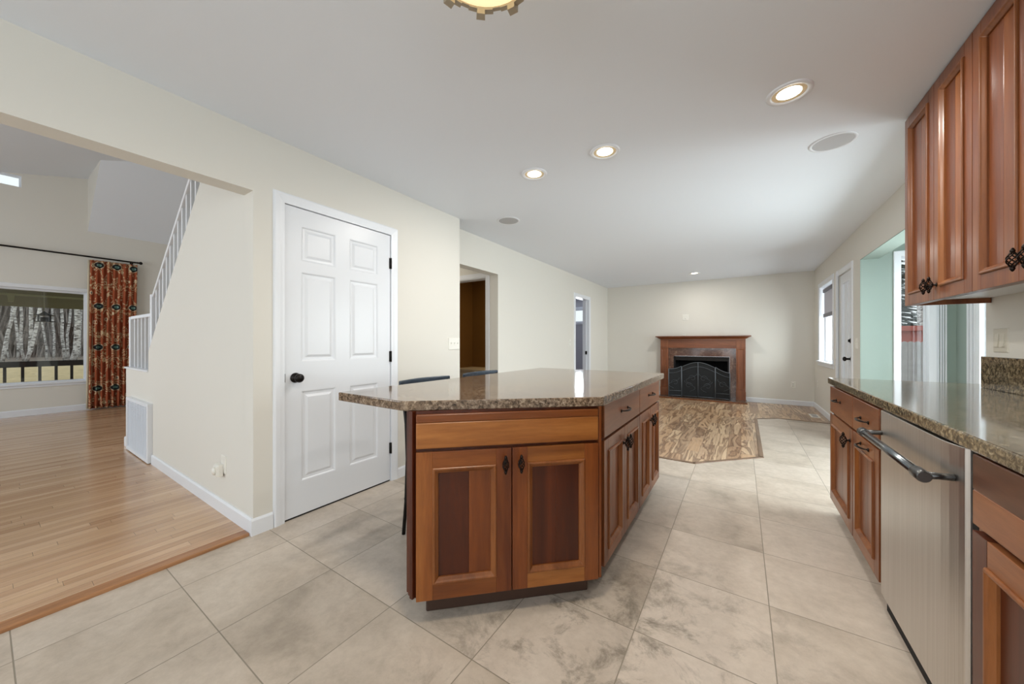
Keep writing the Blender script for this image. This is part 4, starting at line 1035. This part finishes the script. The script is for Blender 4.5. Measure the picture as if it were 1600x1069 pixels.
for j in range(8):
    for i in range(6): b.faces.new([V[j][i], V[j][i+1], V[j+1][i+1], V[j+1][i]]).smooth = True
o = obj('lining', b, 'lining', t, label='cream curtain lining'); md = o.modifiers.new('thick', 'SOLIDIFY'); md.thickness = .003
t = thing('curtain_rod', 'long black curtain rod above the dining window', 'curtain rod', (-9.2, 0, 2.60))
b = B(); tube(b, [(-9.2, -1.9, 2.60), (-9.2, 1.60, 2.60)], .0135, 12); obj('rod', b, 'black', t)
b = B(); lathe(b, [(0, 0), (.016, 0), (.016, .012), (.012, .018), (.024, .03), (.028, .045), (.020, .06), (0, .068)], (-9.2, 1.60, 2.60), 'y', 16); obj('finial', b, 'black', t)
for y in (1.54, .15, -1.6):
    b = B(); tube(b, [(-9.30, y, 2.59), (-9.2, y, 2.59)], .008, 8); lathe(b, [(0, 0), (.022, 0), (.022, .006), (0, .006)], (-9.3, y, 2.59), 'x', 12); obj('bracket', b, 'black', t)
t0 = None

# ================================================================== OUTSIDE THE DINING WINDOW
b = B(); box(b, -12.4, -9.46, -4, 5, -.25, -.13); struct('deck', b, 'deck', label='weathered deck outside the dining window')
t = thing('deck_railing', 'black wooden deck railing outside the dining window', 'railing', (-11.0, .5, -.13))
b = B(); box(b, -11.03, -10.95, -3, 3.4, .70, .805); obj('top_rail', b, 'deckblack', t, .004)
b = B(); box(b, -11.01, -10.97, -3, 3.4, -.05, .0); obj('bottom_rail', b, 'deckblack', t)
for i in range(24):
    y = -2.0+i*.187+.025; b = B(); box(b, -11.012, -10.972, y-.018, y+.018, -.01, .70); obj('baluster', b, 'deckblack', t)
for y in (-2.9, 3.3):
    b = B(); box(b, -11.04, -10.95, y-.045, y+.045, -.13, .80); obj('post', b, 'deckblack', t)
# porch roof
t = thing('porch_roof', 'olive porch roof underside above the deck', 'roof', (-11, .5, 2.0))
b = B(); hexa(b, [(-9.47, -4, 2.52), (-9.47, 5, 2.52), (-12.7, 5, 1.905), (-12.7, -4, 1.905), (-9.47, -4, 2.62), (-9.47, 5, 2.62), (-12.7, 5, 2.05), (-12.7, -4, 2.05)]); obj('soffit', b, 'olive', t)
b = B(); box(b, -11.25, -11.15, -4, 5, 2.02, 2.05); obj('beam', b, 'olive2', t)
for y in (-1.6, -.7, .2, 1.1, 2.0):
    b = B(); hexa(b, [(-11.24, y+.11, 1.90), (-11.24, y+.17, 1.90), (-11.16, y+.17, 1.90), (-11.16, y+.11, 1.90), (-11.24, y+.10, 2.02), (-11.24, y+.18, 2.02), (-11.16, y+.18, 2.02), (-11.16, y+.10, 2.02)]); obj('bracket', b, 'olive2', t)
for y in (-3.9, 4.9):
    b = B(); box(b, -12.4, -12.3, y-.06, y+.06, -.6, 1.97); obj('post', b, 'olive2', t)
# lantern-shaped bird feeder
fx_, fy_, fz_ = -10.8, .68, 1.60
t = thing('bird_feeder', 'black pagoda-shaped bird feeder hanging from the porch roof', 'bird feeder', (fx_, fy_, fz_-.06))
b = B(); S4 = lambda w_, z: [(fx_-w_, fy_-w_, z), (fx_+w_, fy_-w_, z), (fx_+w_, fy_+w_, z), (fx_-w_, fy_+w_, z)]
prof_ = [(.125, .045), (.10, .058), (.06, .075), (.02, .11), (.006, .13)]
lo = [[b.verts.new(q) for q in S4(w_, fz_+dz)] for w_, dz in prof_]
for a_, c_ in zip(lo, lo[1:]):
    for k in range(4): b.faces.new([a_[k], a_[(k+1) % 4], c_[(k+1) % 4], c_[k]])
b.faces.new(lo[0]); b.faces.new(lo[-1]); obj('roof', b, 'black', t)
b = B(); box(b, fx_-.10, fx_+.10, fy_-.12, fy_+.12, fz_-.07, fz_-.055); obj('tray', b, 'black', t)
b = B()
for sx in (-1, 1):
    for sy in (-1, 1): box(b, fx_+sx*.065-.008, fx_+sx*.065+.008, fy_+sy*.065-.008, fy_+sy*.065+.008, fz_-.055, fz_+.05)
box(b, fx_-.045, fx_+.045, fy_-.045, fy_+.045, fz_-.055, fz_+.02); obj('cage', b, 'black', t)
b = B(); tube(b, [(fx_, fy_, fz_+.12), (fx_, fy_, 2.28)], .004, 6); obj('hanger', b, 'olive2', t)
# ground
for hp, mt, lb in (([(-17.5, .50), (-16, .44), (-13.3, .12), (-12.0, -.35), (-9.46, -.5)], 'hay', 'straw coloured ground rising behind the deck'), ([(-70, .5), (-17.5, .50)], 'litter', 'grey-brown woodland floor behind the deck')):
    b = B(); lo = [[b.verts.new((x, y, z)) for y in (-30, 0, 30)] for x, z in hp]
    for a_, c_ in zip(lo, lo[1:]):
        for k in range(2): b.faces.new([a_[k], a_[k+1], c_[k+1], c_[k]])
    struct('ground', b, mt, label=lb)
b = B(); bmesh.ops.create_icosphere(b, subdivisions=3, radius=1.0); bmesh.ops.scale(b, vec=(.35, .42, .13), verts=b.verts); bmesh.ops.translate(b, vec=(-12.7, .22, .16), verts=b.verts)
for v in b.verts: v.co += Vector((0, 0, .03*math.sin(v.co.y*20)*math.cos(v.co.x*17)))
tag(obj('snow_pile', b, 'snow'), 'patch of old bluish snow on the straw ground', 'snow')
def birch(X, ub, ut, wpx, label):
    """X: distance behind the house; ub, ut: bearings of the foot and of a point 1.8 m up; wpx: stoutness"""
    k = -X/20; y0_ = k*(.404+.0133*ub); lean = k*.0133*(ut-ub)/(1.8*k); r = .0078*wpx*k; z0 = .5; h = 5.0
    t = thing('birch_tree', label, 'tree', (X, y0_, z0), 'birches behind the deck')
    b = B(); n = 10; wob = random.uniform(-1, 1)
    pts = [(X+random.uniform(-.02, .02)*i, y0_+lean*h*i/n+.05*wob*math.sin(i*1.1)+random.uniform(-.015, .015), z0-.1+h*i/n) for i in range(n+1)]
    tube(b, pts, [r*(1-.45*i/n) for i in range(n+1)], 10); obj('trunk', b, 'bark', t)
    for i in range(8):
        q0 = random.randint(1, n-2); p = Vector(pts[q0]); sg = random.choice((-1, 1)); L_ = random.uniform(.4, 1.1)
        b = B(); q = [p+Vector((random.uniform(-.1, .1)*j, sg*L_*j/4, (.45*L_*j/4)+.05*math.sin(j*2))) for j in range(5)]
        tube(b, q, [r*.25*(1-.18*j) for j in range(5)], 5); obj('branch', b, 'darktwig', t)
for a_ in ((-19.4, 2, 20, 5.5, 'leaning white birch at the left picture edge'), (-20.0, 36, 28, 4.5, 'white birch trunk leaning left, left of the feeder'),
           (-19.2, 37, 45, 6, 'white birch in the middle of the three that fan out from one spot'), (-18.8, 35, 57, 6, 'white birch leaning hardest right of the three that fan out from one spot'),
           (-20.6, 69, 60, 3.5, 'thin white birch below the hanging feeder'), (-20.2, 97, 91, 5.5, 'white birch left of the thickest trunk'),
           (-18.6, 110, 120, 11, 'thickest white birch trunk near the window frame'), (-21.5, 103, 105, 4.5, 'far birch close behind the thickest trunk'),
           (-21.0, 131, 137, 4, 'slim birch beside the right window frame'), (-22.5, 26, 20, 4, 'far mottled birch between the left leaning trunks'),
           (-23.0, 80, 77, 4, 'far faint birch right of the feeder'), (-23.5, 12, 14, 3, 'far faint upright birch near the left edge'), (-24, 122, 125, 3, 'far faint birch right of the thickest trunk')): birch(*a_)
b = B(); rr = random.Random(3)
for i in range(7500):
    x = rr.uniform(-36, -25.2); y = rr.uniform(-1.5, 5.5); z = .5; h = rr.uniform(.5, 5.0)
    dy, dx = rr.uniform(-.5, .5)*h*.5, rr.uniform(-.3, .3); w_ = rr.uniform(.008, .03); zz = z+rr.uniform(0, 3.0)*(h > 1.5)
    a_ = [b.verts.new((x, y-w_, zz)), b.verts.new((x, y+w_, zz)), b.verts.new((x+.02, y, zz))]; c_ = b.verts.new((x+dx, y+dy, zz+h))
    b.faces.new([a_[0], a_[1], c_]); b.faces.new([a_[1], a_[2], c_]); b.faces.new([a_[2], a_[0], c_])
tag(obj('woodland_brush', b, 'twig'), 'tangle of bare grey-brown twigs and saplings behind the birches', 'brush', kind='stuff')

# ================================================================== OUTSIDE THE NOOK
b = B(); box(b, 1.3, 40, -5, 60, -.75, -.6); struct('ground', b, 'yard', label='bare yard beyond the nook')
t = thing('fence', 'weathered grey board fence with scalloped top beyond the nook window', 'fence', (4, 12, -.6))
b = B(); x = 1.5; 
while x < 6.5:
    w_ = .105; n = 6
    q = [(x+.003, -.6), (x+w_-.003, -.6)]+[(x+w_/2+(w_/2-.003)*math.cos(PI*i/n), 1.14+.035*math.sin(PI*i/n)) for i in range(n+1)]
    f0 = [b.verts.new((u, 12, z)) for u, z in q]; f1 = [b.verts.new((u, 12.02, z)) for u, z in q]
    b.faces.new(f0); b.faces.new(f1[::-1])
    for i in range(len(q)): j = (i+1) % len(q); b.faces.new([f0[i], f0[j], f1[j], f1[i]])
    x += w_
obj('boards', b, 'fence', t)
b = B(); box(b, 1.5, 6.5, 12.02, 12.08, .8, .9); box(b, 1.5, 6.5, 12.02, 12.08, -.3, -.2); obj('rail', b, 'fence', t)
t = thing('shed', 'red-sided outbuilding showing above the grey fence', 'building', (8, 17, -.6))
b = B(); box(b, 3, 14, 16, 20, -.6, 1.50); obj('wall', b, 'redroof', t)
b = B(); box(b, 2.9, 14.1, 15.8, 20.2, 1.50, 1.66); obj('roof_edge', b, 'redroof', t, .02)
def conifer(x, y, h, r_, lb, trunkm='bark'):
    t = thing('spruce_tree', lb, 'tree', (x, y, -.6), 'trees beyond the fence')
    b = B(); tube(b, [(x, y, -.6), (x+.1, y, -.6+h*.5), (x, y, -.6+h)], [.22, .15, .03], 10); obj('trunk', b, trunkm, t)
    b = B(); q = random.Random(int(x*31+y))
    for i in range(2600):
        f = q.random()**.8; z = .6+h*f*.95; R = r_*(1-f)+.15; a = q.uniform(0, 2*PI); L_ = R*q.uniform(.35, 1)
        p = Vector((x+math.cos(a)*L_, y+math.sin(a)*L_, z-L_*.25)); d = Vector((math.cos(a), math.sin(a), -.3))*q.uniform(.25, .7); s = Vector((-math.sin(a), math.cos(a), q.uniform(-.3, .3)))*q.uniform(.05, .16)
        vs = [b.verts.new(p-s), b.verts.new(p+s), b.verts.new(p+d)]; vs2 = b.verts.new(p+Vector((0, 0, -.05)))
        b.faces.new(vs); b.faces.new([vs[0], vs[2], vs2]); b.faces.new([vs[1], vs2, vs[2]])
    obj('foliage', b, 'evergreen', t)
conifer(5.4, 24, 9, 1.8, 'tall frosted spruce right of the pale trunk'); conifer(10.2, 24, 8, 1.8, 'spruce with pale trunk seen under the wall cabinet'); conifer(14.5, 25, 10, 1.9, 'spruce farthest right beyond the fence'); conifer(7.0, 32, 11, 2.1, 'spruce farthest back at the window edge')
t = thing('birch_tree', 'pale birch trunk rising above the red shed and grey fence', 'tree', (6.35, 21.6, -.6), 'trees beyond the fence')
b = B(); tube(b, [(6.35, 21.6, -.6), (6.38, 21.6, 2), (6.30, 21.6, 5), (6.4, 21.6, 8)], [.24, .2, .16, .06], 12); obj('trunk', b, 'bark', t)
# white siding seen through the family window
t = thing('neighbour_wall', 'white vertical siding wall seen through the family room window', 'building', (1.8, 9.6, -.6))
b = B(); fs = Fr((0, 9.6), (1, 0), (0, -1)); fbox(b, fs, 1.3, 2.28, -.6, 3.2, -.15, 0)
for i in range(8): fbox(b, fs, 1.33+i*.12, 1.33+i*.12+.03, -.6, 3.2, 0, .02)
obj('siding', b, 'siding', t)
